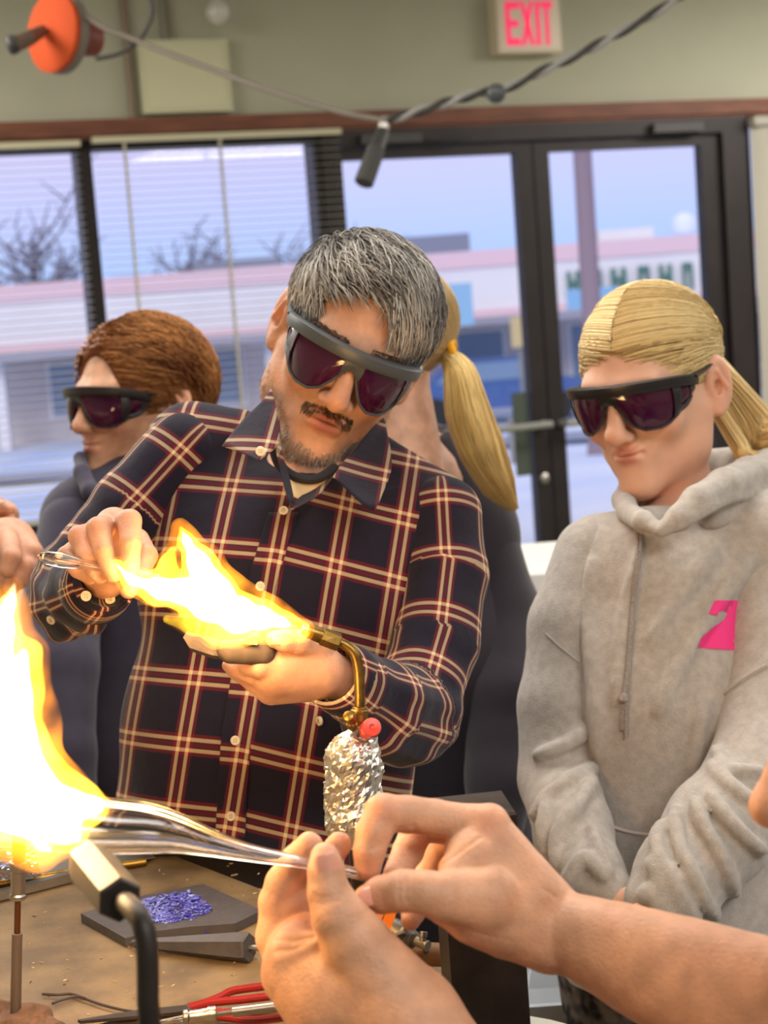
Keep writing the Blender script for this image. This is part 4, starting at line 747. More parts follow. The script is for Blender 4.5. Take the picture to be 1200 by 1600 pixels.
handG = [pc((975, 1408, 1.59, 24), (1000, 1428, 1.57, 28), 8)] + chain([(1000, 1420, 1.57, 24), (1022, 1440, 1.56, 15), (1032, 1462, 1.565, 12)], 4) + chain([(990, 1430, 1.57, 20), (1008, 1458, 1.555, 14), (1015, 1480, 1.56, 11)], 4) + chain([(978, 1430, 1.575, 18), (990, 1462, 1.56, 13), (995, 1484, 1.565, 10)], 4) + chain([(968, 1425, 1.58, 16), (973, 1456, 1.57, 12), (978, 1474, 1.575, 9.5)], 4) + chain([(985, 1405, 1.58, 18), (1010, 1412, 1.555, 14), (1030, 1425, 1.55, 12)], 5) + [pc((975, 1408, 1.59, 22), (935, 1375, 1.62, 22), 8)]
handG2 = [pc((1030, 1412, 1.575, 26), (1010, 1440, 1.585, 26), 8), pc((1030, 1412, 1.575, 24), (1080, 1355, 1.6, 26), 8)] + sum([chain([(1015 - 6 * k, 1440 + 6 * k, 1.59, 17 - k), (985 - 4 * k, 1452 + 9 * k, 1.59, 13 - k), (965 - 2 * k, 1452 + 10 * k, 1.60, 11 - k)], 4) for k in range(4)], []) + chain([(1020, 1430, 1.565, 18), (1000, 1425, 1.545, 14), (985, 1432, 1.545, 12)], 5)
base0 = P(1065, 1560, 1.84)
legsG = []
for s in (-1, 1): a = base0 + np.array([0.06 * s, 0.0, 0.03]); legsG += [cone(a, (a[0] + .01 * s, a[1], .42), .07, .05, .03), cone((a[0] + .01 * s, a[1], .42), (a[0] + .01 * s, a[1] + .02, .08), .05, .038, .03), cone((a[0] + .01 * s, a[1] + .03, .04), (a[0], a[1] - .10, .035), .036, .03, .03)]
innerG = coarse(shrink(Tg0[:5] + chain(aL, 14) + chain(fL, 14) + chain(aR, 14) + chain(fR, 14), .014) + [cone(HG.w([0, .03, -.16]), P(1050, 900, 1.82), .045, .06, .05)] + shrink(legsG, .008), 0.011, SKIN_G)
girl = body('person', [girl_head, hand_geo(handG, .0016, SKIN_G), hand_geo(handG2, .0016, SKIN_G), innerG], 'blonde girl in grey hooded sweatshirt standing with her hands together', M_skin_young)
M_hood = mat('grey_fleece', srgb(178, 170, 162), 0.95, noise=0.10, nscale=110, bump=0.5, bscale=620, sheen=0.25)
hoodie = cloth('hoodie', Tg + [cone(HG.w([0, .01, -.12]), HG.w([0, .03, -.21]), .064, .066, .01, sub=True)], 0.0045, Tg_d, .006, M_hood, girl, cut=(P(1062, 1570, 1.7), CU))
cloth('sleeve', SLg, 0.0042, Sg_d, .006, M_hood, hoodie); cloth('sleeve', SRg, 0.0042, Sg_d, .006, M_hood, hoodie)
# hood: a thick roll around the neck that deepens towards the back
hd = [(1030, 828, 1.705, 9), (1005, 815, 1.725, 16), (981, 801, 1.785, 18), (976, 782, 1.85, 20), (1000, 756, 1.93, 28)]
hd2 = [(1034, 829, 1.70, 9), (1060, 810, 1.705, 18), (1090, 784, 1.72, 24), (1130, 760, 1.755, 27), (1170, 745, 1.81, 32), (1212, 745, 1.88, 44), (1150, 750, 2.0, 50), (1060, 745, 2.0, 44), (1000, 750, 1.92, 28)]
HOOD = chain(hd, 8) + chain(hd2, 10) + [pc((1110, 806, 1.76, 22), (1215, 785, 1.84, 44), 20)]
HOODs = list(HOOD)
for xy, r in (([(1078, 812), (1110, 794), (1150, 778), (1198, 768)], 5),):
    q = onT(HOODs, xy, r, .001); HOOD += [pc(a, b, 7) for a, b in zip(q[:-1], q[1:])]
cloth('hood', HOOD + [cone(HG.w([0, .012, -.10]), HG.w([0, .03, -.21]), .052, .056, .008, sub=True)], 0.0036, lambda p: .0015 * wob(p, 30, 71) + .0004 * wob(p, 80, 72), .004, M_hood, hoodie)
# drawstrings, pocket edge, arm seams, pink print
M_cord = mat('cord_grey', srgb(150, 140, 134), 0.9, noise=.25, nscale=500)
for off, xs in ((-4, [(998, 822), (996, 880), (988, 960), (982, 1040), (976, 1088), (973, 1140)]), (1, [(1001, 822), (1000, 872), (990, 945), (984, 1020), (979, 1085), (977, 1152)])):
    xy = spline(np.array([(x, y, 0) for x, y in xs]), 40)[:, :2]; p_, _ = trace(Tg, xy[:, 0] + off * .3, xy[:, 1], Tg_d, 1.2, 2.6, .003); b_ = MB(); b_.tube(p_, .0021, 7); obj('drawstring', b_, M_cord, hoodie)
p_, _ = trace(Tg, np.array([975.]), np.array([1091.]), Tg_d, 1.2, 2.6, .006); b_ = MB(); b_.lathe(p_[0] - CU * .005, p_[0] + CU * .005, [(0, .002), (.003, .0048), (.007, .0045), (.010, .002)], 10); obj('cord_knot', b_, M_cord, hoodie)
M_seam = mat('seam_thread', srgb(206, 192, 184), 0.9)
def seam(name, fld, dsp, xy, r=.0016, m=None):
    q = spline(np.array([(x, y, 0) for x, y in xy]), 36)[:, :2]; p_, _ = trace(fld, q[:, 0], q[:, 1], dsp, 1.2, 2.6, .0005); b_ = MB(); b_.tube(p_, r, 6); return obj(name, b_, m or M_seam, hoodie)
seam('pocket_edge', Tg, Tg_d, [(930, 1266), (942, 1284), (975, 1298), (1020, 1305), (1075, 1304)], .0017)
seam('arm_seam', SLg, Sg_d, [(853, 990), (872, 1008), (896, 1028), (905, 1034)], .0011, M_hood); seam('arm_seam', SRg, Sg_d, [(1118, 1098), (1140, 1078), (1170, 1055), (1198, 1040)], .003, M_hood)
two = np.array([(1107, 958), (1117, 938), (1150, 938), (1172, 945), (1180, 962), (1172, 984), (1146, 1000), (1146, 1002), (1164, 1003), (1161, 1017), (1091, 1012), (1096, 997), (1112, 982), (1132, 968), (1136, 958), (1131, 954), (1124, 955), (1121, 962)], float)
def inside(px, py, poly):
    c = np.zeros(px.shape, bool); j = len(poly) - 1
    for i in range(len(poly)):
        (xi, yi), (xj, yj) = poly[i], poly[j]; c ^= ((yi > py) != (yj > py)) & (px < (xj - xi) * (py - yi) / (yj - yi + 1e-12) + xi); j = i
    return c
gx, gy = np.meshgrid(np.arange(1086, 1184, .8), np.arange(934, 1022, .8), indexing='ij'); ok = inside(gx + .4, gy + .4, two); p_, _ = trace(Tg, gx, gy, Tg_d, 1.2, 2.6, .0012); idm = np.arange(gx.size).reshape(gx.shape)
qd = np.stack([idm[:-1, :-1], idm[1:, :-1], idm[1:, 1:], idm[:-1, 1:]], -1)[ok[:-1, :-1]]; us_, inv = np.unique(qd, return_inverse=True)
obj('pink_print', (p_.reshape(-1, 3)[us_], inv.reshape(-1, 4)), mat('print_pink', srgb(242, 56, 138), 0.8), hoodie, label='hot pink numeral 2 printed on the chest', sharp=None)
v_, f_ = skin([q for i, q in enumerate(legsG) if i % 3 != 2] + [cone(base0 + np.array([0, 0, .12]), base0, .14, .12, .03, FN, 1.3)], .009); obj('leggings', (v_, f_), mat('leggings_black', srgb(28, 26, 30), 0.85, noise=.3, nscale=60, col2=srgb(120, 112, 104), detail=1.0), girl, sharp=None)
for q in (legsG[2], legsG[5]): v_, f_ = skin([q, cone(q.a + np.array([0, 0, .03]), q.a, .036, .036, .02)], .007); v_[:, 2] = np.maximum(v_[:, 2], .001); obj('shoe', (v_, f_), mat('shoe_white', srgb(200, 196, 190), 0.6), girl, sharp=None)
# hair: parted, pulled back into a low tail
rng = np.random.default_rng(21); gR = (0.0785, 0.104, 0.086)
gcap = [ell(CRAN_C + np.array([0, .006, .004]), gR, .01), ell((0, -0.12, -0.036), (.066, .078, .098), .008, sub=True), ell((0, 0.0, -.215), (.2, .26, .185), .012, sub=True), ell((.084, .012, -.012), (.018, .022, .036), .006, sub=True), ell((-.084, .012, -.012), (.018, .022, .036), .006, sub=True)]
knot = np.array([0, .93, -.32]); u = roots(4200, gcap, gR, rng, -.5); n = len(u)
pt = rng.uniform(0, 1, 1500); ang = np.radians(74 - 105 * pt); u[:1500] = np.stack([rng.normal(0.02, .016, 1500), -np.sin(ang), np.cos(ang)], 1)
sd = np.where(u[:, 0] > .02, 1.0, -1.0)[:, None]; mid = np.stack([sd[:, 0] * (.98), .12 + .3 * u[:, 1], .10 + .42 * u[:, 2]], 1); K = 12; L = np.zeros((n, K, 3)); hgt = rng.uniform(.0003, .0030, n) + .003 * np.clip(wob(u, 9, 78), 0, 1)
for k in range(K):
    t = k / (K - 1) * .98; q = (1 - t) ** 2 * u + 2 * t * (1 - t) * mid + t * t * knot; q /= np.linalg.norm(q, axis=1)[:, None]; L[:, k] = on_cap(q, gR) + q * hgt[:, None]
cg = np.clip(.5 + .5 * wob(u, 14, 77) + rng.normal(size=n) * .2, 0, 1)[:, None]; colr = (1 - cg) * np.array(srgb(190, 156, 96)[:3]) + cg * np.array(srgb(250, 230, 176)[:3])
hairG = hair_obj('hair', HG, skin(gcap, .003), srgb(176, 144, 98), L, rng.uniform(.0004, .001, n), colr, girl)
def tail(name, pts, r, nn, K, ca, cb, parent, seed, wave=0.0, spread=None):
    rng = np.random.default_rng(seed); c_ = spline(pts, K); t = np.gradient(c_, axis=0); t /= np.linalg.norm(t, axis=1)[:, None]; a = np.cross(t, CF); a /= np.linalg.norm(a, axis=1)[:, None]; b = np.cross(t, a)
    rr = np.interp(np.linspace(0, 1, K), np.linspace(0, 1, len(r)), r); q = rng.uniform(0, 6.28, nn); m_ = np.sqrt(rng.uniform(0, 1, nn)); tw = rng.normal(0, .25, nn)
    an = q[:, None] + tw[:, None] * np.linspace(0, 1, K) * 2 + wave * np.sin(np.linspace(0, 1, K) * 9 + q[:, None]); L = c_[None] + (m_[:, None] * rr * np.cos(an))[..., None] * a[None] + (m_[:, None] * rr * np.sin(an))[..., None] * b[None]
    cut = rng.uniform(.82, 1.0, nn); idx = np.linspace(0, 1, K)[None] * cut[:, None] * (K - 1); i0 = np.minimum(idx.astype(int), K - 2); fr = (idx - i0)[..., None]; L = np.take_along_axis(L, i0[..., None], 1) * (1 - fr) + np.take_along_axis(L, i0[..., None] + 1, 1) * fr
    w_ = np.clip(.5 + .42 * np.cos(q * 3 + seed) + rng.normal(size=nn) * .22, 0, 1)[:, None]; cc = (1 - w_) * np.array(ca[:3]) + w_ * np.array(cb[:3])
    core = MB(); core.tube(c_, rr * .93, 14); co = obj(name, core, M_hair, parent, attrs={'col': ('FLOAT_COLOR', np.repeat(((np.array(ca) * .6 + np.array(cb) * .4)[:3])[None], K * 14, 0))}, sharp=None)
    g_, at = strands(L, rng.uniform(.0005, .0011, nn), cc); obj('tail_strands', g_, M_hair, co, kind='stuff', attrs=at, sharp=None); return co
kn = HG.w(on_cap(knot[None], gR)[0]); tail('ponytail', [kn, kn + CR * .02 + CF * .01 - CU * .006, P(1175, 668, 1.93), P(1200, 690, 1.92), P(1235, 690, 1.90), P(1262, 740, 1.88)], [.014, .022, .03, .034, .03, .012], 1300, 14, srgb(186, 152, 92), srgb(240, 216, 160), girl, 5, .25)
tail('hair_lock', [kn - CU * .004, P(1152, 690, 1.90), P(1165, 712, 1.885), P(1190, 716, 1.87), P(1215, 712, 1.86)], [.008, .011, .010, .008, .004], 220, 10, srgb(186, 152, 92), srgb(240, 216, 160), girl, 9, .2)
b_ = MB(); b_.lathe(kn - CR * .004, kn + CR * .012, [(0, .012), (.004, .016), (.012, .016), (.016, .012)], 16); obj('hair_tie', b_, mat('tie_black', srgb(30, 28, 32), 0.9), girl)
glasses(HG, 'black wrap-around safety glasses worn by the blonde girl', M_frame_k, dz=.004)
# ================================================================== the red-haired woman, the one with the ponytail, and the two people cut off by the frame
SKIN_W = srgb(214, 164, 132)
HW = Head(134, 630, 2.40, 45, 3, 1, 1.0, sx=.95)
wq = head_prims(True, .97); whead = head_geo(HW, wq, [cone((0, .018, -.07), (0, .035, -.2), .052, .054, .03)], .0024, SKIN_W, srgb(186, 116, 104))
Tw = [pc((215, 770, 2.45, 70), (125, 812, 2.42, 62), 26), pc((215, 770, 2.45, 70), (330, 810, 2.5, 74), 26), pc((200, 860, 2.45, 110), (195, 1200, 2.45, 150), 50, FN, 1.25), pc((195, 1200, 2.45, 150), (215, 1560, 2.45, 160), 50, FN, 1.25)]
aw1 = [(122, 828, 2.40, 62), (98, 950, 2.34, 62), (92, 1040, 2.28, 58)]; fw1 = [(92, 1040, 2.28, 56), (100, 1180, 2.22, 48), (118, 1300, 2.18, 40)]
aw2 = [(330, 825, 2.48, 62), (340, 950, 2.42, 60), (330, 1050, 2.36, 56)]; fw2 = [(330, 1050, 2.36, 54), (325, 1180, 2.3, 48), (312, 1300, 2.26, 40)]
M_jacket = mat('jacket_navy', srgb(52, 48, 66), 0.9, noise=.08, nscale=60, sheen=.15)
def std_legs(c, h, sp_=.075, r=.08):
    o = []
    for s in (-1, 1): a = np.array([c[0] + sp_ * s, c[1] + .02, h]); o += [cone(a, (a[0], a[1], .46), r, .056, .03), cone((a[0], a[1], .46), (a[0], a[1] + .02, .08), .056, .042, .03), cone((a[0], a[1] + .02, .045), (a[0], a[1] - .11, .04), .042, .033, .03)]
    return o
def hand_at(p, d, up, s=.85):                      # relaxed, slightly curled hand: wrist p, pointing d, back towards up
    d = np.asarray(d, float); d /= np.linalg.norm(d); up = np.asarray(up, float); up -= d * (up @ d); up /= np.linalg.norm(up); sd_ = np.cross(d, up); q = [cone(p - d * .05, p, .026 * s, .025 * s, .01), cone(p, p + d * .05 * s, .026 * s, .030 * s, .012, up, 1.7)]
    for k, (o_, ln_) in enumerate(((-.026, .075), (-.009, .085), (.009, .08), (.025, .062))):
        a = p + d * .085 * s + sd_ * o_ * s; b = a + (d * .45 - up * .18) * ln_ * s; c = b + (d * .22 - up * .42) * ln_ * s; q += [cone(p + d * .03 * s + sd_ * o_ * .7 * s, a, .013 * s, .0105 * s, .008), cone(a, b, .0102 * s, .0088 * s, .003), cone(b, c, .0086 * s, .007 * s, .003)]
    a = p + d * .02 * s - sd_ * .024 * s; b = a + (d * .6 - sd_ * .5 - up * .3) * .05 * s; c = b + (d * .9 - up * .3) * .035 * s; return q + [cone(a, b, .015 * s, .011 * s, .008), cone(b, c, .0108 * s, .008 * s, .003)]
legsW = std_legs(P(215, 1540, 2.45), .72)
wp1, wp2 = P(205, 1132, 2.0), P(215, 1135, 2.04)
inw = coarse(shrink(Tw + chain(aw1) + chain(fw1) + chain(aw2) + chain(fw2), .016) + [cone(HW.w([0, .03, -.17]), P(210, 800, 2.46), .05, .06, .05)] + shrink(legsW, .008), .016, SKIN_W)
woman = body('person', [whead, hand_geo(hand_at(P(119, 1306, 2.18), -CU + CR * .15, CF), .003, SKIN_W), hand_geo(hand_at(P(311, 1306, 2.26), -CU - CR * .15, CF), .003, SKIN_W), inw], 'red-haired woman in dark jacket and safety glasses behind the plaid shirt')
jk = cloth('jacket', Tw + [cone(HW.w([0, .0, -.11]), HW.w([0, .03, -.2]), .064, .064, .01, sub=True)], .007, lambda p: .004 * wob(p, 22, 81), .006, M_jacket, woman)
for a, f_2 in ((aw1, fw1), (aw2, fw2)): cloth('sleeve', chain(a, 16) + chain(f_2, 18), .007, lambda p: .004 * wob(p, 30, 82), .006, M_jacket, jk)
v_, f_ = skin(chain([(126, 716, 2.40, 9), (128, 738, 2.365, 12), (142, 768, 2.335, 14), (168, 800, 2.32, 10)], 8) + chain([(168, 800, 2.32, 10), (205, 772, 2.35, 16), (245, 735, 2.42, 18), (272, 712, 2.52, 18), (230, 700, 2.58, 18), (160, 706, 2.52, 16), (126, 716, 2.40, 9)], 10), .004, lambda p: .0015 * wob(p, 50, 85), .003); obj('collar', (v_, f_), M_jacket, jk, sharp=None)
v_, f_ = skin([q for i, q in enumerate(legsW) if i % 3 != 2], .012); M_trs = mat('trousers_grey', srgb(58, 56, 62), .9); obj('trousers', (v_, f_), M_trs, woman, sharp=None)
for q in (legsW[2], legsW[5]): v_, f_ = skin([q], .009); v_[:, 2] = np.maximum(v_[:, 2], .001); obj('shoe', (v_, f_), MATS['shoe_dark'], woman, sharp=None)
rng = np.random.default_rng(33); wR = (.086, .113, .094)
wcap = [ell(CRAN_C + np.array([0, .006, .004]), wR, .01), ell((0.006, -.130, -.040), (.066, .094, .128), .012, sub=True), ell((0, -.02, -.245), (.2, .26, .185), .016, sub=True), ell((.088, .004, -.018), (.024, .026, .036), .008, sub=True), ell((-.088, .004, -.018), (.024, .026, .036), .008, sub=True)]
u = roots(2600, wcap, wR, rng, -.6); n = len(u); K = 8; L = np.zeros((n, K, 3)); cur = u.copy(); sg = np.where(u[:, 0] > -.15, 1., -1.)
dv = np.stack([sg * .9 * np.clip(u[:, 2] + .2, 0, 1), .55 + 0 * sg - .5 * (u[:, 1] < -.5), -.45 - .5 * np.clip(.6 - u[:, 2], 0, 1)], 1) + rng.normal(size=(n, 3)) * .15
fr_ = (u[:, 1] < -.35); dv[fr_] = np.stack([sg[fr_] * 1.1, .75 + 0 * sg[fr_], -.15 + 0 * sg[fr_]], 1)
for k in range(K):
    L[:, k] = on_cap(cur, wR) + cur * (.001 + .007 * math.sin(k / (K - 1) * 2.4)) * rng.uniform(.5, 1, n)[:, None]; tg = dv - cur * (dv * cur).sum(1)[:, None]; tg /= np.linalg.norm(tg, axis=1)[:, None]; cur = cur + tg * .06 * .11; cur = cur + tg * .045; cur /= np.linalg.norm(cur, axis=1)[:, None]
w_ = np.clip(.45 + .55 * wob(u, 6, 91) + rng.normal(size=n) * .25, 0, 1)[:, None]
hair_obj('hair', HW, skin(wcap, .005, lambda p: .004 * wob(p, 55, 5), .004), srgb(122, 70, 34), L, .0014, (1 - w_) * np.array(srgb(104, 56, 24)[:3]) + w_ * np.array(srgb(190, 132, 74)[:3]), woman)
glasses(HW, 'dark safety glasses worn by the red-haired woman', M_frame_k)
# person with the blonde ponytail, back turned
SKIN_P = srgb(224, 176, 150)
HP = Head(586, 548, 2.22, 112, 2, -2, .95, (0, 0, 0))
ph = head_geo(HP, head_prims(True), [cone((0, .02, -.06), (0, .035, -.22), .055, .060, .03)], .003, SKIN_P, srgb(190, 120, 110))
Tp = [pc((664, 708, 2.26, 46), (735, 802, 2.26, 64), 20), pc((664, 708, 2.26, 46), (600, 760, 2.24, 60), 20), pc((655, 735, 2.26, 70), (575, 790, 2.22, 70), 30), pc((660, 735, 2.28, 66), (745, 835, 2.26, 66), 30), pc((680, 900, 2.26, 120), (690, 1050, 2.25, 140), 50, FN, 1.2), pc((690, 1050, 2.25, 150), (690, 1330, 2.25, 140), 50, FN, 1.2), pc((690, 1330, 2.25, 140), (710, 1640, 2.25, 150), 50, FN, 1.2)]
ap = [(745, 840, 2.26, 66), (775, 960, 2.24, 68), (785, 1080, 2.18, 64)]; fpv = [(785, 1085, 2.18, 62), (782, 1220, 2.14, 52), (770, 1330, 2.10, 42)]
ap2 = [(560, 815, 2.24, 66), (545, 950, 2.22, 64), (548, 1060, 2.16, 60)]; fp2 = [(548, 1065, 2.16, 58), (556, 1200, 2.12, 50), (566, 1310, 2.10, 42)]
legsP = std_legs(P(710, 1600, 2.28), .70)
inp = coarse(shrink(Tp + chain(ap) + chain(fpv) + chain(ap2) + chain(fp2), .016) + [cone(HP.w([0, .03, -.17]), P(665, 780, 2.26), .052, .06, .05)] + shrink(legsP, .008), .016, SKIN_P)
pony = body('person', [ph, hand_geo(hand_at(P(770, 1336, 2.10), -CU, CF), .003, SKIN_P), hand_geo(hand_at(P(566, 1316, 2.10), -CU, CF), .003, SKIN_P), inp], 'person with long blonde ponytail and dark top, turned away towards the door')
M_dark = mat('sweater_dark', srgb(48, 42, 52), .95, noise=.06, nscale=60, sheen=.2)
tp = cloth('sweater', Tp + [pc((655, 590, 2.24, 52), (655, 645, 2.24, 48), 3, sub=True)], .007, lambda p: .004 * wob(p, 20, 83), .006, M_dark, pony)
for a, f_2 in ((ap, fpv), (ap2, fp2)): cloth('sleeve', chain(a, 16) + chain(f_2, 18), .007, lambda p: .0045 * wob(p, 28, 84), .006, M_dark, tp)
v_, f_ = skin([q for i, q in enumerate(legsP) if i % 3 != 2], .012); obj('trousers', (v_, f_), mat('trousers_navy', srgb(40, 44, 62), .9), pony, sharp=None)
for q in (legsP[2], legsP[5]): v_, f_ = skin([q], .009); v_[:, 2] = np.maximum(v_[:, 2], .001); obj('shoe', (v_, f_), MATS['shoe_dark'], pony, sharp=None)
pcap = [ell(CRAN_C + np.array([0, .008, .003]), (.080, .106, .087), .01), ell((0, -.12, -.036), (.066, .078, .098), .008, sub=True), ell((0, -.03, -.235), (.2, .26, .185), .012, sub=True)]
pk = HP.l(P(694, 556, 2.20)); kd = (pk - CRAN_C) / np.array([.080, .106, .093]); kd /= np.linalg.norm(kd)
u = roots(2200, pcap, (.080, .106, .087), rng, -.6); n = len(u); K = 10; L = np.zeros((n, K, 3))
for k in range(K): t = k / (K - 1) * .97; q = u * (1 - t) + kd * t + 1e-3; q /= np.linalg.norm(q, axis=1)[:, None]; L[:, k] = on_cap(q, (.080, .106, .087)) + q * .0015
w_ = rng.uniform(0, 1, n)[:, None]; hair_obj('hair', HP, skin(pcap, .004), srgb(172, 146, 104), L, .0009, (1 - w_) * np.array(srgb(150, 122, 80)[:3]) + w_ * np.array(srgb(214, 188, 134)[:3]), pony)
kn = P(698, 555, 2.19)
tail('ponytail', [kn, P(718, 582, 2.17), P(730, 640, 2.165), P(752, 700, 2.16), P(780, 760, 2.155), P(806, 797, 2.15)], [.010, .022, .030, .031, .023, .005], 1500, 16, srgb(204, 168, 98), srgb(248, 222, 156), pony, 3, .1)
b_ = MB(); e = P(706, 549, 2.185); b_.tube([e + .013 * (math.cos(a) * CU + math.sin(a) * CF) + .003 * CR * math.sin(a * 2) for a in np.linspace(0, 6.2832, 20)], .0052, 8); obj('hair_tie', b_, mat('tie_yellow', srgb(250, 180, 20), .7), pony, label='yellow elastic around the ponytail')
# person at the picture's edge, only hand, wrist and bracelet in view
SKIN_E = srgb(206, 152, 124)
el = [(-170, 800, 2.0, 60), (-100, 850, 1.97, 50), (-30, 862, 1.94, 46), (14, 858, 1.92, 44)]
eh = chain(el, 14) + [pc((14, 850, 1.92, 42), (34, 868, 1.90, 34), 10)] + chain([(30, 842, 1.90, 20), (52, 862, 1.885, 15), (46, 888, 1.88, 13)], 5) + chain([(34, 860, 1.89, 20), (44, 885, 1.875, 15), (34, 908, 1.87, 12)], 5) + chain([(20, 880, 1.885, 19), (26, 905, 1.87, 14), (16, 922, 1.868, 11)], 5) + chain([(5, 885, 1.89, 18), (6, 912, 1.88, 13), (-4, 926, 1.878, 10)], 5) + chain([(10, 842, 1.88, 20), (18, 870, 1.85, 15), (12, 892, 1.845, 12)], 5)
E2 = [(-200, 800, 2.08, 70), (-120, 830, 2.04, 52), (-50, 822, 2.0, 40), (-14, 806, 1.98, 30)]
eh2 = chain(E2, 14) + chain([(-14, 806, 1.98, 30), (6, 806, 1.97, 24)], 8) + chain([(4, 798, 1.97, 15), (16, 800, 1.96, 10), (10, 812, 1.955, 9)], 4) + chain([(6, 806, 1.965, 14), (14, 814, 1.955, 10), (6, 824, 1.95, 9)], 4) + chain([(-4, 815, 1.965, 14), (2, 826, 1.955, 10), (-8, 832, 1.95, 8)], 4) + chain([(-16, 818, 1.97, 13), (-12, 832, 1.96, 9), (-22, 836, 1.955, 8)], 4) + chain([(-10, 796, 1.96, 14), (8, 792, 1.94, 10), (16, 796, 1.935, 8.5)], 4)
HE = Head(-330, 560, 2.15, -50, 8, 2, .95)
ehd = head_geo(HE, head_prims(), [cone((0, .02, -.06), (0, .035, -.22), .055, .060, .03)], .004, SKIN_E, srgb(180, 110, 100))
Te = [pc((-330, 740, 2.22, 80), (-210, 790, 2.16, 70), 30), pc((-330, 740, 2.22, 80), (-440, 800, 2.24, 70), 30), pc((-330, 860, 2.2, 130), (-330, 1250, 2.2, 160), 50, FN, 1.2), pc((-330, 1250, 2.2, 160), (-320, 1620, 2.2, 160), 50, FN, 1.2)]
legsE = std_legs(P(-320, 1580, 2.22), .74)
edge = body('person', [hand_geo(eh, .0028, SKIN_E), hand_geo(eh2, .0028, SKIN_E), ehd, coarse(shrink(Te, .016) + [cone(HE.w([0, .03, -.17]), P(-330, 780, 2.2), .05, .06, .05)] + chain([(-215, 800, 2.15, 50), (-200, 920, 2.08, 48), (-160, 880, 2.0, 44), (-100, 850, 1.97, 46)], 10) + chain([(-430, 800, 2.22, 50), (-320, 930, 2.1, 48), (-200, 830, 2.08, 44), (-120, 830, 2.04, 48)], 10) + shrink(legsE, .008), .016, SKIN_E)], 'person cut off at the picture edge, only their bare hands showing')
cloth('shirt', Te + chain([(-215, 800, 2.15, 66), (-200, 915, 2.08, 64), (-185, 890, 2.04, 62)], 14) + chain([(-430, 800, 2.22, 66), (-330, 925, 2.11, 62)], 14), .012, lambda p: .004 * wob(p, 22, 88), .006, mat('shirt_pink', srgb(190, 120, 112), .9), edge)
v_, f_ = skin(cap_prims(), .004, lambda p: .003 * wob(p, 110, 19), .004); obj('hair', (HE.w(v_), f_), M_hair, edge, attrs={'col': ('FLOAT_COLOR', np.repeat(np.array(srgb(92, 62, 40)[:3])[None], len(v_), 0))}, sharp=None)
b_ = MB(); c0 = P(2, 823, 1.968); dE = P(8, 806, 1.97) - P(-14, 806, 1.98); dE /= np.linalg.norm(dE); e1 = np.cross(dE, CF); e1 /= np.linalg.norm(e1); e2 = np.cross(dE, e1)
c0 = P(-10, 812, 1.978); b_.tube([c0 + .027 * (math.cos(a) * e1 + math.sin(a) * e2) for a in np.linspace(0, 6.2832, 26)], .007, 8, flat=.5); obj('bracelet', b_, mat('bracelet_lilac', srgb(176, 178, 214), .5), edge, label='lilac wristband')
v_, f_ = skin([q for i, q in enumerate(legsE) if i % 3 != 2], .014); obj('trousers', (v_, f_), M_trs, edge, sharp=None)
for q in (legsE[2], legsE[5]): v_, f_ = skin([q], .009); v_[:, 2] = np.maximum(v_[:, 2], .001); obj('shoe', (v_, f_), MATS['shoe_dark'], edge, sharp=None)
# ================================================================== the bench and what lies on it
ZB = 0.92
def T(px, py, z=ZB):
    D = P(px, py, 1.0) - CAM; return CAM + D * ((z - CAM[2]) / D[2])
def TL(lst, z=ZB): return np.array([T(x, y, z) for x, y in lst])
M_bench = mat('bench_top', srgb(98, 80, 55), 0.6, noise=0.25, nscale=22, bump=0.35, bscale=90, col2=srgb(134, 112, 78), detail=9.0)
bt = thing('workbench', (-0.45, 1.15, 0), 'scarred brown workbench holding the torches and hand tools', 'workbench')
poly = np.array([(0.0448, 1.221), (-0.225, 1.556), (-0.95, 1.70), (-1.10, 0.95), (-0.42, 0.83)])
b_ = MB(); b_.prism([fp(x, y, ZB - .035) for x, y in poly], (0, 0, .035)); obj('top', b_, M_bench, bt, smooth=False)
b_ = MB(); e0, e1 = np.array([*poly[-1], 0]), np.array([*poly[0], 0]); nn_ = np.array([e1[1] - e0[1], e0[0] - e1[0], 0]); nn_ /= np.linalg.norm(nn_)
b_.prism([e0 + fp(0, 0, ZB - .04), e1 + fp(0, 0, ZB - .04), e1 + fp(0, 0, ZB - .001), e0 + fp(0, 0, ZB - .001)], nn_ * .006); obj('edge_strip', b_, mat('edge_black', srgb(26, 24, 24), .5), bt, smooth=False)
M_leg = mat('bench_leg_steel', srgb(70, 66, 64), .5, metal=.6)
for x, y in ((-0.02, 1.225), (-0.27, 1.50), (-0.88, 1.62), (-1.0, 1.0), (-0.44, .90)):
    b_ = MB(); b_.box(ident, (x - .025, y - .025, 0), (x + .025, y + .025, ZB - .035)); obj('leg', b_, M_leg, bt, smooth=False)
# scratches and crumbs of glass lying on the bench
rng = np.random.default_rng(61); b_ = MB()
for k in range(150):
    p_ = T(rng.uniform(20, 690), rng.uniform(1350, 1598)); a = rng.uniform(0, 6.28); l_ = rng.uniform(.0008, .0035); w_ = rng.uniform(.0005, .0013); u_ = fp(math.cos(a), math.sin(a), 0); v_ = fp(-math.sin(a), math.cos(a), 0)
    if (p_[:2] - poly[0]) @ nn_[:2] > -.01: continue
    b_.prism([p_ - u_ * l_, p_ + v_ * w_, p_ + u_ * l_, p_ - v_ * w_], (0, 0, rng.uniform(.0004, .0012)))
props(obj('crumbs', b_, mat('crumb_tan', srgb(120, 84, 48), .6, noise=.5, nscale=150, col2=srgb(196, 172, 130)), None, 'tiny brown crumbs and chips scattered over the bench top', 'crumbs', smooth=False), kind='stuff')
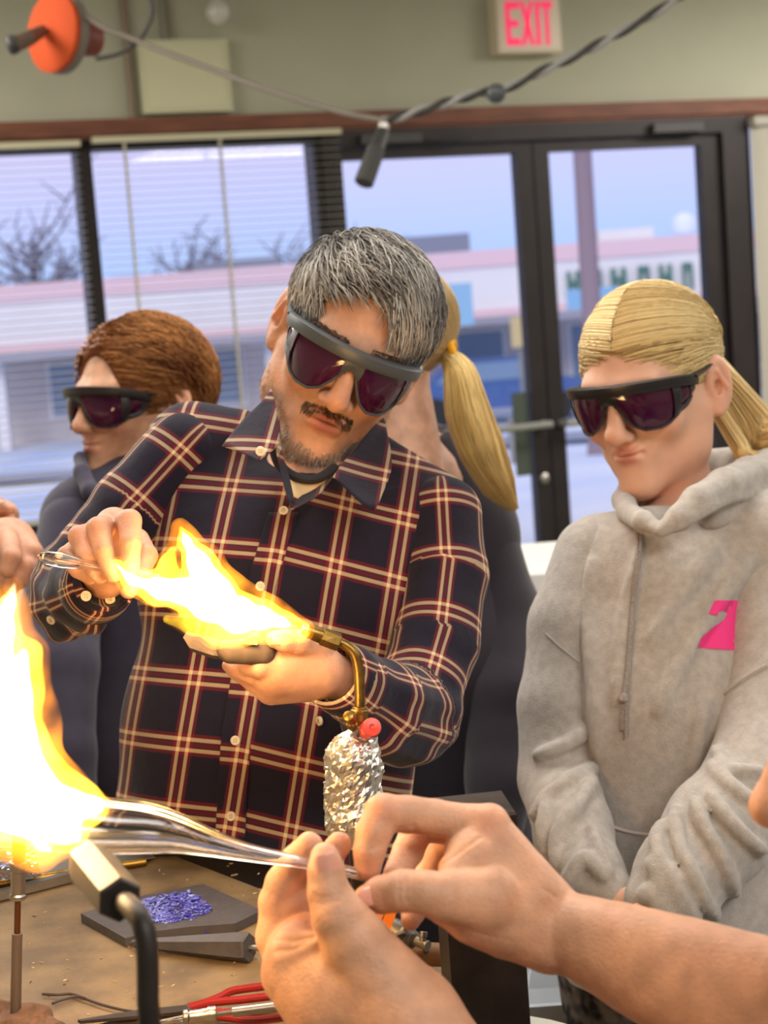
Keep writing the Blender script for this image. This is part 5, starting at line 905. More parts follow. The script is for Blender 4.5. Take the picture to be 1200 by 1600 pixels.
# graphite plate with blue frit
M_graph = mat('graphite', srgb(74, 70, 72), .55, noise=.15, nscale=50, bump=.35, bscale=130)
pl = [(126, 1427), (227, 1398), (317, 1381), (410, 1422), (367, 1443), (297, 1448), (241, 1455), (196, 1466)]
zt_ = ZB + .0085; b_ = MB(); b_.prism(TL(pl, zt_), (0, 0, -.0082)); plate = obj('graphite_plate', b_, M_graph, None, 'dark grey graphite plate lying on the bench under the blue frit', 'plate', smooth=False)
M_frit = hair_mat('frit_glass', .4); b_ = MB(); cols = []
for k in range(1500):
    r_ = math.sqrt(rng.uniform(0, 1)); a = rng.uniform(0, 6.28); px, py = 271 + 55 * r_ * math.cos(a) + 6 * math.sin(3 * a), 1419 + 23 * r_ * math.sin(a) - 4 * r_ * math.cos(a)
    p_ = T(px, py, zt_) + fp(0, 0, (1 - r_ ** 2) * .004 * rng.uniform(0, 1)); s_ = rng.uniform(.0006, .0021); q = rng.normal(size=(4, 3)) * s_ * np.array([1, 1, .45]); q[:, 2] = np.abs(q[:, 2]); b_.add(p_ + q, [(0, 1, 2), (0, 3, 1), (1, 3, 2), (0, 2, 3)]); w_ = float(np.clip(rng.normal(.32 + .35 * (px < 262), .3), 0, 1)); cols += [(1 - w_) * np.array(srgb(52, 38, 176)[:3]) + w_ * np.array(srgb(150, 164, 244)[:3])] * 4
for px, py in ((300, 1459), (318, 1463), (258, 1460), (276, 1461)):
    p_ = T(px, py); q = np.abs(rng.normal(size=(4, 3))) * .0022; b_.add(p_ + q, [(0, 1, 2), (0, 3, 1), (1, 3, 2), (0, 2, 3)]); cols += [np.array(srgb(66, 54, 160)[:3])] * 4
props(obj('glass_frit', b_, M_frit, None, 'heap of blue and violet glass frit on the graphite plate', 'frit', smooth=False, attrs={'col': ('FLOAT_COLOR', np.array(cols))}), kind='stuff')
# six-sided tapered reamer
a, b = T(206, 1485) + fp(0, 0, .006), T(392, 1503) + fp(0, 0, .0118); L_ = np.linalg.norm(b - a); rm = thing('graphite_reamer', (a + b) / 2 * np.array([1, 1, 0]) + fp(0, 0, ZB), 'six-sided tapered graphite reamer lying on the bench below the plate', 'tool')
b_ = MB(); b_.lathe(a, b, [(0, .0018), (.003, .0035), (L_ - .002, .0128), (L_, .0118)], 6, .3); obj('tapered_bit', b_, M_graph, rm, smooth=False)
b_ = MB(); d_ = (b - a) / L_; b_.tube([b, b + d_ * .12], .0026, 8); obj('rod', b_, M_steel, rm); b_ = MB(); b_.lathe(b + d_ * .08, b + d_ * .2, [(0, .006), (.004, .009), (.1, .009), (.12, .006)], 12); obj('handle', b_, mat('handle_wood', srgb(150, 104, 62), .6, noise=.2, nscale=60), rm)
# brass and steel rods, sheet and film at the far end
M_brass = mat('brass', srgb(158, 126, 64), .4, metal=1.0, noise=.25, nscale=60, bump=.1, bscale=200, col2=srgb(100, 76, 42))
b_ = MB(); b_.tube([T(-60, 1405) + fp(0, 0, .009), T(228, 1353) + fp(0, 0, .004)], .0042, 12); obj('brass_rod', b_, M_brass, None, 'long thin brass rod lying across the far end of the bench', 'rod')
b_ = MB(); b_.tube([T(-60, 1424) + fp(0, 0, .006), T(112, 1379) + fp(0, 0, .006)], .006, 4, phase=PI / 4); obj('steel_bar', b_, M_steel, None, 'flat silver bar lying parallel in front of the brass rod', 'bar', smooth=False)
def crumple(pts, n, amp, seed, f_=60, z=.004):
    A = np.array([[T(*q, ZB + z) for q in row] for row in pts]); u_ = np.linspace(0, 1, n)[:, None, None]; v_ = np.linspace(0, 1, n)[None, :, None]; G = (1 - u_) * (1 - v_) * A[0, 0] + (1 - u_) * v_ * A[0, 1] + u_ * (1 - v_) * A[1, 0] + u_ * v_ * A[1, 1]; G[..., 2] += amp * (1 + wob(G, f_, seed) + .6 * np.abs(wob(G, f_ * 3, seed + 1))); return G
b_ = MB(); b_.sheet(crumple([[(-80, 1322), (205, 1316)], [(-60, 1398), (244, 1341)]], 28, .0012, 3), (0, 0, -.0006)); obj('foil_sheet', b_, mat('sheet_grey', srgb(150, 146, 136), .4, metal=.7), None, 'dull grey metal sheet lying at the far end under the brass rod', 'sheet')
b_ = MB(); b_.sheet(crumple([[(-50, 1335), (52, 1334)], [(-60, 1395), (66, 1376)]], 30, .006, 8, 110, .012), (0, 0, -.0002)); obj('plastic_film', b_, glass_mat('clear_film', (.93, .93, .93, 1), .05, .3), None, 'crumpled clear plastic film behind the upright brush tool', 'film')
# upright tool with ferrule on the left
d0 = 1.19; up0 = T(24, 1600); up1 = P(29, 1345, np.dot(up0 - CAM, CF) * .985); ax_ = up1 - up0; HL = np.linalg.norm(ax_); ax_ /= HL; px1 = d0 / FPX
bt_ = thing('upright_tool', up0, 'slim steel rod tool with ferrule standing up from the brown lump', 'tool')
b_ = MB(); b_.lathe(up0, up1, [(0, 9 * px1), (HL * .56, 8.5 * px1), (HL * .562, 5 * px1)], 14); obj('handle', b_, mat('handle_grey', srgb(120, 110, 104), .4, metal=.7), bt_)
b_ = MB(); b_.lathe(up0 + ax_ * HL * .55, up1, [(0, 5.2 * px1), (HL * .24, 5.2 * px1)], 12); obj('shaft', b_, mat('shaft_bronze', srgb(120, 78, 54), .35, metal=.9), bt_)
b_ = MB(); b_.lathe(up0 + ax_ * HL * .765, up1, [(0, 10 * px1), (.001, 13.5 * px1), (HL * .03, 13.5 * px1), (HL * .04, 11.5 * px1), (HL * .17, 12 * px1), (HL * .18, 14.5 * px1), (HL * .232, 15 * px1), (HL * .235, 12 * px1)], 18); obj('ferrule', b_, M_steel, bt_)
lines = []; rngb = np.random.default_rng(4); sx1 = np.cross(ax_, CF)
for k in range(260):
    a = rngb.uniform(0, 6.28); r_ = math.sqrt(rngb.uniform(0, 1)); o_ = (math.cos(a) * sx1 + math.sin(a) * CF) * r_ * px1; lines.append([up1 + o_ * 10, up1 + ax_ * .012 + o_ * 11, up1 + ax_ * .024 * rngb.uniform(.8, 1.1) + o_ * 12])
g_, at = strands(np.array(lines), .0003, np.array(srgb(96, 58, 34)[:3])[None] * rngb.uniform(.6, 1.3, (260, 1)), .6); obj('bristles', g_, M_hair, bt_, kind='stuff', attrs=at, sharp=None)
for (px, py, r_), nm in (((14, 1597, .020), 'a'), ((52, 1592, .017), 'b'), ((74, 1602, .012), 'c')): pass
c_ = T(22, 1602); v_, f_ = skin([ell(c_ + fp(0, 0, .004), (.024, .020, .007), .01), ell(T(55, 1594) + fp(0, 0, .004), (.014, .013, .007), .008), ell(T(-8, 1590) + fp(0, 0, .006), (.017, .014, .008), .008), ell(T(80, 1606), (.010, .010, .005), .006)], .002, lambda p: .004 * wob(p, 220, 5) + .003 * np.abs(wob(p, 500, 6)), .006); v_[:, 2] = np.maximum(v_[:, 2], ZB + .0005)
obj('clay_lump', (v_, f_), mat('lump_brown', srgb(96, 72, 58), .95, noise=.3, nscale=90, bump=.6, bscale=300), None, 'rough brown lump at the foot of the upright rod tool', 'lump', sharp=None)
# wires
b_ = MB(); z = ZB + .003
for q in ([(66, 1553), (90, 1554), (112, 1553), (132, 1560), (160, 1570), (198, 1579), (240, 1584)], [(82, 1568), (96, 1562), (118, 1557), (134, 1561)], [(60, 1590), (76, 1596), (100, 1604)]): b_.tube(spline(TL(q, z), 24), .0011, 6)
obj('wire_twist', b_, mat('wire_black', srgb(66, 52, 44), .6), None, 'thin dark twisted wire lying near the lower edge of the bench', 'wire')
# red handled shears and the pipe tool in front of them
sh = thing('shears', T(330, 1580), 'shears with red loop handles half under the glassworker\'s wrist', 'shears')
M_red = mat('handle_red', srgb(146, 26, 20), .3, coat=.4)
b_ = MB(); b_.tube(spline(TL([(296, 1576), (330, 1567), (380, 1562), (430, 1556), (478, 1552), (486, 1540), (450, 1538), (400, 1543), (362, 1549), (344, 1558), (318, 1568), (294, 1574)], ZB + .012), 60), .0031, 10); obj('loop_handle', b_, M_red, sh)
b_ = MB(); b_.tube(spline(TL([(296, 1582), (340, 1588), (390, 1594), (440, 1590), (486, 1580), (480, 1570), (440, 1574), (390, 1582), (340, 1582), (298, 1580)], ZB + .008), 60), .0030, 10); obj('loop_handle', b_, M_red, sh)
M_blade = mat('blade_dark', srgb(84, 76, 72), .4, metal=.8)
for q, zz in (([(302, 1574), (220, 1582), (122, 1598), (126, 1600), (220, 1592), (300, 1584)], .010), ([(302, 1580), (220, 1590), (150, 1606), (156, 1608), (224, 1600), (300, 1588)], .006)): b_ = MB(); b_.prism(TL(q, ZB + zz), (0, 0, .0025)); obj('blade', b_, M_blade, sh, smooth=False)
b_ = MB(); b_.lathe(T(298, 1580, ZB + .005), T(298, 1580, ZB + .02), [(0, .004), (.010, .004), (.011, .003)], 12); obj('pivot', b_, M_steel, sh)
pt_ = thing('hand_torch', T(320, 1590), 'small steel ferruled rod tool lying over the red-handled shears', 'tool'); a, b = T(215, 1600, ZB + .02), T(450, 1571, ZB + .020); d_ = (b - a) / np.linalg.norm(b - a); h_ = 1.17 / FPX
q0 = a + d_ * np.linalg.norm(b - a) * .30
b_ = MB(); b_.lathe(q0, b, [(0, 10 * h_), (.001, 14 * h_), (8 * h_, 14 * h_), (11 * h_, 11.5 * h_), (38 * h_, 12 * h_), (41 * h_, 14 * h_), (52 * h_, 14 * h_), (53 * h_, 9 * h_)], 18); obj('ferrule', b_, M_steel, pt_)
b_ = MB(); b_.tube([q0 + d_ * 50 * h_, q0 + d_ * 80 * h_], 4 * h_, 10); obj('shaft', b_, M_steel, pt_); b_ = MB(); b_.tube([q0 + d_ * 78 * h_, b + d_ * .02], 8.5 * h_, 14); obj('handle', b_, M_steel, pt_)
for o_ in (-4, 0, 4): b_ = MB(); b_.tube([q0 + CU * o_ * h_, a + d_ * .012 + CU * o_ * 1.2 * h_ - CF * .002 * o_], 1.6 * h_, 6); obj('prong', b_, M_steel, pt_)
# ---------------------------------------------------------------- the torch wrapped in foil
D1 = 1.27; U1 = D1 / FPX
tt = thing('bench_torch', T(566, 1484), 'brass elbow torch with crumpled foil body burning in front of the man', 'torch')
n0, n1 = P(474, 983, 1.262), P(530, 1004, 1.268); dn = (n1 - n0) / np.linalg.norm(n1 - n0); nl = np.linalg.norm(n1 - n0)
b_ = MB(); b_.lathe(n0 + dn * .003, n1, [(0, 8 * U1), (0, 11 * U1), (nl * .48, 12.5 * U1), (nl * .5, 10 * U1)], 20); obj('nozzle', b_, M_brass, tt)
b_ = MB(); b_.lathe(n0, n1, [(-.001, 6 * U1), (-.001, 9.2 * U1), (.006, 9.4 * U1), (.006, 6 * U1)], 18); obj('nozzle_tip', b_, M_steel, tt)
b_ = MB(); b_.lathe(n0 + dn * nl * .48, n1, [(0, 12 * U1), (.001, 14.5 * U1), (nl * .50, 14.5 * U1), (nl * .52, 12 * U1)], 6, .2); obj('hex_nut', b_, M_brass, tt, smooth=False)
b_ = MB(); b_.tube(spline(PS([(526, 1002, D1), (541, 1009, D1), (554, 1022, D1), (560, 1046, D1), (562, 1080, D1), (562, 1110, D1)]), 30), 8.6 * U1, 16); obj('neck_pipe', b_, M_brass, tt)
b_ = MB(); vb = P(562, 1104, D1); vd = P(560, 1150, D1); b_.lathe(vb, vd, [(0, 9 * U1), (.001, 12 * U1), (4 * U1, 12 * U1), (6 * U1, 14.5 * U1), (10 * U1, 14.5 * U1), (11 * U1, 13 * U1), (22 * U1, 13 * U1), (23 * U1, 9.5 * U1), (40 * U1, 10 * U1), (52 * U1, 8 * U1)], 20); obj('valve_body', b_, M_brass, tt)
b_ = MB(); k0, k1 = P(574, 1142, 1.262), P(584, 1134, 1.235); b_.lathe(k0, k1, [(0, 10 * U1), (.002, 14.5 * U1), (.020, 15 * U1), (.022, 13.5 * U1), (.0225, 5 * U1), (.0215, 2 * U1)], 22); obj('valve_knob', b_, mat('knob_red', srgb(206, 64, 52), .35, noise=.1, nscale=90), tt, label='red valve knob')
b_ = MB(); g0, g1 = P(550, 1128, 1.26), P(540, 1112, 1.24); b_.lathe(g0, g1, [(0, 6 * U1), (.004, 10 * U1), (.010, 11 * U1), (.014, 8 * U1), (.015, 3 * U1)], 14); b_.lathe(P(556, 1140, 1.262), P(543, 1130, 1.25), [(0, 6 * U1), (.010, 7 * U1), (.012, 4 * U1)], 12); obj('valve_knob', b_, M_brass, tt)
b_ = MB(); b_.tube([P(548, 1152, 1.26), P(562, 1138, 1.255)], 3.5 * U1, 8); b_.tube([P(590, 1148, 1.26), P(566, 1158, 1.26)], 3 * U1, 8); obj('valve_stem', b_, M_steel, tt)
fo = [pc((546, 1168, D1, 14), (552, 1182, D1, 40), 6), pc((552, 1184, D1, 42), (552, 1285, D1, 39), 6, CF, 1.15), pc((552, 1285, D1, 38), (556, 1316, D1, 12), 6), pc((593, 1200, D1, 7), (570, 1205, D1, 26), 8), pc((519, 1180, D1, 14), (524, 1290, D1, 14), 8), pc((528, 1288, D1, 16), (524, 1294, D1, 14), 4), pc((578, 1152, D1, 12), (584, 1260, D1, 14), 6)]
fd = lambda p: .0030 * wob(p, 70, 12) - .0012 * (np.abs(wob(p, 120, 13)) * 2.2 - .8) - .0003 * (np.abs(wob(p, 420, 14)) * 2.2 - .8) + .0004 * wob(p, 1100, 15)
M_foil = mat('foil', srgb(214, 210, 202), .36, metal=1.0, bump=.35, bscale=260); v_, f_ = skin(fo, .0030, lambda p: .0026 * wob(p, 70, 12) + .0015 * wob(p, 260, 13), .006); v_ = v_ + np.random.default_rng(9).normal(size=v_.shape) * .0006; f_ = np.vstack([f_[:, [0, 1, 2]], f_[:, [0, 2, 3]]]); obj('foil_wrap', (v_, f_), M_foil, tt, label='crumpled aluminium foil wrap', smooth=False)
b_ = MB(); b_.tube([P(556, 1312, D1), T(566, 1484) + fp(0, 0, .012)], .006, 12); b_.lathe(T(566, 1484), T(566, 1484, ZB + .02), [(0, .03), (.006, .03), (.010, .012), (.014, .008)], 20); obj('stand', b_, mat('stand_dark', srgb(70, 62, 56), .45, metal=.8), tt)
# clamp behind the right hand and the orange spring clip
ct = thing('bench_clamp', T(630, 1492), 'grey iron bench clamp with screw behind the glassworker\'s hand', 'clamp'); M_iron = mat('cast_iron', srgb(118, 112, 104), .5, metal=.75, noise=.2, nscale=80); DC = 1.235; UC = DC / FPX
b_ = MB(); b_.lathe(P(575, 1432, DC + .02), P(640, 1466, DC), [(0, 14 * UC), (.002, 17 * UC), (.02, 18 * UC), (.032, 19 * UC), (.036, 15 * UC)], 20); obj('barrel', b_, M_iron, ct)
b_ = MB(); b_.lathe(P(632, 1462, DC), P(672, 1480, DC - .015), [(0, 20 * UC), (6 * UC, 21 * UC), (9 * UC, 15 * UC), (12 * UC, 16.5 * UC), (16 * UC, 12 * UC), (19 * UC, 14 * UC), (24 * UC, 8 * UC), (40 * UC, 8 * UC), (42 * UC, 8.5 * UC), (47 * UC, 8.5 * UC)], 20); obj('screw', b_, M_iron, ct)
b_ = MB(); b_.lathe(P(660, 1474, DC - .012), P(662, 1454, DC - .010), [(0, 5 * UC), (9 * UC, 5 * UC), (9.5 * UC, 6.5 * UC), (17 * UC, 6.5 * UC), (18 * UC, 5.5 * UC)], 14); obj('thumb_screw', b_, M_iron, ct)
b_ = MB(); b_.tube([P(664, 1478, DC - .012), T(668, 1496)], 4.5 * UC, 10); b_.tube([P(604, 1452, DC + .01), T(606, 1480)], 11 * UC, 4); b_.tube([P(600, 1468, DC - .004), P(632, 1456, DC - .012)], 3.5 * UC, 8); obj('foot', b_, M_iron, ct)
oc = thing('spring_clip', T(600, 1486), 'bright orange two-jawed spring clip seen below the thumb', 'clip'); M_or = mat('clip_orange', srgb(236, 128, 40), .4)
for q in ([(578, 1455), (587, 1414), (600, 1414), (594, 1458)], [(588, 1462), (606, 1418), (624, 1416), (606, 1462)]): b_ = MB(); b_.prism(PS([(x, y, 1.17) for x, y in q]), CF * .008); obj('jaw', b_, M_or, oc, smooth=False)
b_ = MB(); b_.tube([P(580, 1457, 1.174), P(608, 1464, 1.174)], .004, 8); b_.tube([P(594, 1462, 1.174), T(598, 1500)], .005, 8); obj('spring', b_, M_steel, oc)
# square steel post at the corner of the bench
c_ = P(754, 1500, 1.15); c_[2] = 0; zt_ = P(764, 1246, 1.15)[2]; b_ = MB(); R0 = .052 / math.sqrt(2) * 1.0; ph = math.radians(-39); b_.lathe(c_, c_ + fp(0, 0, 1), [(0, R0 * 1.0), (zt_ - .002, R0), (zt_, R0 * .97)], 4, ph)
b_.f[-1] = b_.f[-1]; ps = thing('steel_post', c_, 'dark square steel tube post standing at the bench corner', 'post'); obj('tube', b_, mat('post_steel', srgb(70, 62, 56), .42, metal=.75, noise=.3, nscale=22, bump=.2, bscale=60, col2=srgb(44, 38, 36)), ps, smooth=False)
b_ = MB(); b_.lathe(c_, c_ + fp(0, 0, 1), [(0, .09), (.008, .09)], 4, ph); obj('base_plate', b_, M_leg, ps, smooth=False)
# stool, bins and cabinet further back
st_ = thing('round_stool', T(735, 1690, 0.0) * np.array([1, 1, 0]), 'white round stool seat low beside the steel post', 'stool'); cst = T(738, 1688, .78); cst0 = cst * np.array([1, 1, 0]); st_.location = cst0; st_['_o'] = [float(q) for q in cst0]
b_ = MB(); b_.lathe(cst - fp(0, 0, .03), cst, [(0, .13), (.004, .137), (.026, .137), (.03, .132)], 40); obj('seat', b_, mat('seat_white', srgb(206, 208, 200), .5), st_)
for k in range(4): a = k * PI / 2 + .4; b_ = MB(); b_.tube([cst - fp(0, 0, .03) + fp(math.cos(a), math.sin(a), 0) * .08, cst0 + fp(math.cos(a), math.sin(a), 0) * .13], .012, 8); obj('leg', b_, M_leg, st_)
def bin_(name, px0, px1, d, ztop, depth, m, label):
    a, b = P(px0, 1540, d), P(px1, 1540, d); t = thing(name, (a + b) / 2 * np.array([1, 1, 0]), label, 'bin'); w_ = (b - a) * np.array([1, 1, 0]); w_ /= np.linalg.norm(w_); n_ = np.array([-w_[1], w_[0], 0]); o_ = a * np.array([1, 1, 0]); L = np.linalg.norm((b - a)[:2]); fn = lambda x, y, z: o_ + w_ * x + n_ * y + fp(0, 0, z)
    bb = MB(); bb.box(fn, (0, 0, 0), (L, depth, ztop)); obj('body', bb, m, t, smooth=False); bb = MB(); bb.box(fn, (-.008, -.008, ztop - .03), (L + .008, depth + .008, ztop)); obj('rim', bb, m, t, smooth=False)
bin_('waste_bin', 818, 884, 1.92, .62, .3, mat('bin_grey', srgb(168, 176, 184), .6), 'pale grey bin standing behind the steel post')
bin_('storage_bin', 905, 930, 2.05, .56, .25, mat('bin_blue', srgb(140, 160, 214), .6), 'light blue bin between the grey bin and the girl')
a = P(822, 1000, 3.3); o_ = a * np.array([1, 1, 0]); cb = thing('low_cabinet', o_ + fp(.3, .2, 0), 'beige cabinet with white top between the door and the girl', 'cabinet'); zc = P(850, 893, 3.3)[2]
b_ = MB(); b_.box(ident, (o_[0], o_[1], 0), (o_[0] + .6, o_[1] + .4, zc - .06)); cbb = obj('body', b_, mat('cabinet_beige', srgb(176, 166, 150), .7), cb, smooth=False)
b_ = MB(); b_.box(ident, (o_[0] - .015, o_[1] - .015, zc - .06), (o_[0] + .62, o_[1] + .41, zc)); obj('top', b_, mat('cabinet_white', srgb(216, 214, 210), .5), cb, smooth=False)
for k in range(2): b_ = MB(); b_.box(ident, (o_[0] + .01 + .3 * k, o_[1] - .014, .06), (o_[0] + .29 + .3 * k, o_[1], zc - .08)); obj('door', b_, MATS['cabinet_beige'], cb, smooth=False)
# ================================================================== the glassworker with both hands on the tube (rest of the figure is outside the frame)
SKIN_F = srgb(208, 158, 126)
fR_ = [pc((758, 1305, 1.0, 45), (875, 1452, .985, 56), 16), pc((735, 1335, .99, 42), (820, 1420, .985, 60), 16), pc((700, 1405, .975, 42), (790, 1430, .98, 62), 18), pc((745, 1425, .975, 50), (860, 1470, .98, 52), 16)]
fR_ += chain([(762, 1290, 1.0, 36), (735, 1287, 1.0, 31), (680, 1278, 1.0, 28), (636, 1272, .995, 29), (600, 1270, .99, 30), (584, 1300, .985, 28), (577, 1330, .982, 25), (575, 1354, .982, 22)], 5)
fR_ += chain([(765, 1300, 1.02, 34), (700, 1292, 1.035, 27), (655, 1288, 1.035, 27), (638, 1330, 1.02, 24), (618, 1366, 1.005, 20)], 5)
fR_ += chain([(775, 1320, 1.035, 32), (720, 1312, 1.06, 26), (690, 1318, 1.065, 25), (664, 1380, 1.05, 22), (646, 1425, 1.035, 19), (642, 1438, 1.03, 16)], 5)
fR_ += chain([(790, 1345, 1.05, 30), (745, 1345, 1.08, 22), (722, 1356, 1.08, 21), (700, 1400, 1.065, 18), (690, 1428, 1.055, 15)], 5)
fR_ += chain([(760, 1408, .97, 56), (692, 1402, .958, 38), (660, 1394, .956, 33), (628, 1392, .957, 32), (596, 1398, .962, 28), (574, 1405, .968, 22)], 8)
fR_ += [pc((700, 1352, .975, 13), (725, 1320, .985, 16), 14), pc((706, 1362, .97, 16), (745, 1330, .98, 20), 16)]
armR = [(872, 1452, .985, 56), (930, 1472, .97, 66), (1010, 1506, .955, 84), (1110, 1546, .94, 100), (1240, 1592, .92, 112), (1420, 1660, .90, 108)]
armR = [tuple(np.append(a[:3], b[3])) for a, b in zip(spline(np.array([q[:3] for q in armR]), 18), np.hstack([np.zeros((18, 3)), np.interp(np.linspace(0, 5, 18), np.arange(6), [q[3] for q in armR])[:, None]]))]
fR_ += [pc(armR[i], armR[i + 1], 8, CF, 1.12) for i in range(len(armR) - 1)]
def crease(fld, lst):                              # skin folds cut across joints
    o = []
    for xy, r in lst:
        a = np.array(xy, float); p_, t_ = trace(fld, a[:, 0], a[:, 1], None, .5, 1.6, 0)
        for i in range(len(xy) - 1):
            if abs(t_[i] - t_[i + 1]) < .02 and t_[i] < 1.5: o.append(pc((a[i][0], a[i][1], t_[i] - .0002, r), (a[i + 1][0], a[i + 1][1], t_[i + 1] - .0002, r), 4.5, sub=True))
    return o
cr1 = crease(fR_, [([(622, 1362), (624, 1380), (623, 1400), (625, 1418)], 1.2), ([(632, 1364), (634, 1385), (633, 1410)], 1.0), ([(604, 1308), (596, 1322), (580, 1328)], 1.0), ([(690, 1352), (712, 1336), (738, 1318), (752, 1308)], 1.8), ([(850, 1388), (868, 1400), (895, 1412)], 1.4), ([(720, 1448), (760, 1462), (800, 1470)], 1.2), ([(645, 1290), (650, 1300), (648, 1306)], 1.3)])
hl_d = lambda p: .0005 * wob(p, 160, 95) + .00025 * wob(p, 480, 96)
ghR = hand_geo(fR_ + cr1, .0013, SKIN_F, hl_d, redness([(600, 1268, .98, 24), (574, 1358, .97, 18), (572, 1404, .95, 20), (762, 1288, .985, 26), (642, 1438, 1.02, 18), (655, 1290, 1.02, 22)], SKIN_F))
fL_ = [pc((480, 1490, .975, 62), (548, 1545, .965, 92), 18), pc((548, 1545, .965, 96), (632, 1600, .945, 90), 18), pc((470, 1520, .975, 62), (520, 1570, .965, 80), 18)]
fL_ += chain([(600, 1540, .945, 70), (556, 1474, .945, 52), (530, 1432, .945, 42), (514, 1395, .947, 32), (510, 1362, .95, 28), (508, 1340, .953, 23)], 10)
fL_ += chain([(466, 1500, .99, 56), (442, 1462, .995, 42), (436, 1412, .995, 31), (444, 1380, .993, 28), (463, 1345, .99, 25), (483, 1322, .985, 22)], 6)
fL_ += chain([(490, 1500, 1.01, 50), (462, 1440, 1.0, 32), (460, 1418, .992, 28), (490, 1375, 1.0, 24), (528, 1322, 1.0, 19), (531, 1316, 1.0, 17)], 6)
fL_ += chain([(500, 1510, 1.03, 46), (480, 1440, 1.03, 28), (478, 1415, 1.03, 25), (505, 1400, 1.025, 21), (520, 1392, 1.02, 18)], 6)
fL_ += chain([(515, 1520, 1.04, 42), (500, 1455, 1.05, 24), (500, 1432, 1.05, 21), (522, 1420, 1.04, 18), (536, 1416, 1.035, 15)], 6)
armL = [(632, 1600, .945, 90), (740, 1760, .91, 98), (900, 1960, .87, 110)]
fL_ += chain(armL, 16)
fL_ += [pc((436, 1480, .965, 10), (490, 1462, .955, 8), 12), pc((440, 1500, .96, 10), (496, 1474, .95, 8), 12)]
cr2 = crease(fL_, [([(488, 1398), (505, 1404), (522, 1402), (536, 1398)], 1.2), ([(486, 1408), (505, 1412), (530, 1408)], .9), ([(430, 1468), (455, 1470), (480, 1466), (492, 1456)], 1.8), ([(432, 1486), (460, 1484), (494, 1464)], 1.4), ([(480, 1440), (492, 1462)], 1.8), ([(560, 1560), (556, 1580), (558, 1598)], 1.0)])
ghL = hand_geo(fL_ + cr2, .0013, SKIN_F, hl_d, redness([(508, 1340, .935, 22), (483, 1316, .97, 20), (531, 1316, .99, 20), (458, 1416, .97, 26), (560, 1562, .93, 12)], SKIN_F))
HF = Head(1172, 1268, .84, 90, 2, -4, .97, (0, -.121, -.035))
fhd = head_geo(HF, head_prims(), [cone((0, .02, -.06), (0, .05, -.20), .056, .060, .03)], .0022, SKIN_F, srgb(180, 110, 100))
shR, shL, hp = fp(.44, 1.0, .98), fp(.44, .66, .98), fp(.66, .84, .60); nk = HF.w([0, .045, -.19])
Tf = [cone(shR, nk - fp(0, 0, .05), .065, .07, .05), cone(shL, nk - fp(0, 0, .05), .065, .07, .05), cone((shR + shL) / 2 - fp(-.03, 0, .06), hp, .14, .15, .06)]
elR, elL = P(1420, 1660, .90), P(900, 1960, .87)
sl = [cone(shR, shR * .45 + elR * .55, .066, .06, .03), cone(shL, shL * .45 + elL * .55, .066, .06, .03)]
thg = [cone(hp + fp(0, s * .1, 0), fp(.26, .84 + s * .12, .58), .085, .062, .04) for s in (-1, 1)] + [cone(fp(.26, .84 + s * .12, .58), fp(.30, .84 + s * .12, .09), .06, .045, .03) for s in (-1, 1)]
feet = [cone(fp(.30, .84 + s * .12, .05), fp(.18, .84 + s * .12, .04), .045, .036, .03) for s in (-1, 1)]
inf = coarse(shrink(Tf, .014) + [cone(nk, nk - fp(-.03, 0, .1), .055, .07, .04), cone(shR, elR, .05, .042, .03), cone(shL, elL, .05, .042, .03)] + shrink(thg + feet, .01), .014, SKIN_F)
worker = body('person', [ghR, ghL, fhd, inf], 'glassworker reaching in from the right, both bare hands pinching the glass tube')
def nail(c, up, nrm, w_, l_):
    up, nrm = up / np.linalg.norm(up), nrm / np.linalg.norm(nrm); nrm = nrm - up * (nrm @ up); nrm /= np.linalg.norm(nrm); sd_ = np.cross(up, nrm); G = np.zeros((9, 9, 3))
    for i, a in enumerate(np.linspace(-1, 1, 9)):
        for j, b in enumerate(np.linspace(-1, 1, 9)):
            hw = w_ * (1 - .22 * max(0, -b) ** 3 - .25 * max(0, b) ** 4); G[i, j] = c + sd_ * a * hw + up * b * l_ + nrm * (-.32 * w_ * a * a - .10 * l_ * b * b)
    b2 = MB(); b2.sheet(G, -nrm * .0008); return b2
M_nail = mat('fingernail', srgb(224, 162, 142), .25, coat=.3)
def put_nail(fld, px, py, tip, w_, l_, par, tilt=None, lift=.0004):
    p_, t_ = trace(fld, np.array([float(px)]), np.array([float(py)]), None, .5, 2., lift); n_ = grad(fld, p_)[0]; up = P(*tip, t_[0]) - P(px, py, t_[0]); obj('fingernail', nail(p_[0], up, n_ if tilt is None else n_ + tilt, w_, l_), M_nail, par, sharp=None)
put_nail(fL_, 512, 1354, (508, 1330), .0068, .0080, worker, None, .0010); put_nail(fR_, 580, 1400, (560, 1405), .0056, .0068, worker)
put_nail(hL, 437, 998, (424, 997), .0052, .0062, man)
tf = cloth('tee_shirt', Tf + sl + [cone(nk, nk + (HF.w([0, .02, -.06]) - nk), .062, .06, .01, sub=True)], .01, lambda p: .004 * wob(p, 25, 97), .006, mat('tee_grey', srgb(92, 92, 98), .9), worker)
v_, f_ = skin(thg + [cone(hp + fp(0, 0, .03), hp - fp(0, 0, .02), .15, .14, .05)], .012); obj('jeans', (v_, f_), mat('jeans_blue', srgb(74, 92, 132), .9), worker, sharp=None)
for q in feet: v_, f_ = skin([q], .009); v_[:, 2] = np.maximum(v_[:, 2], .001); obj('shoe', (v_, f_), MATS['shoe_dark'], worker, sharp=None)
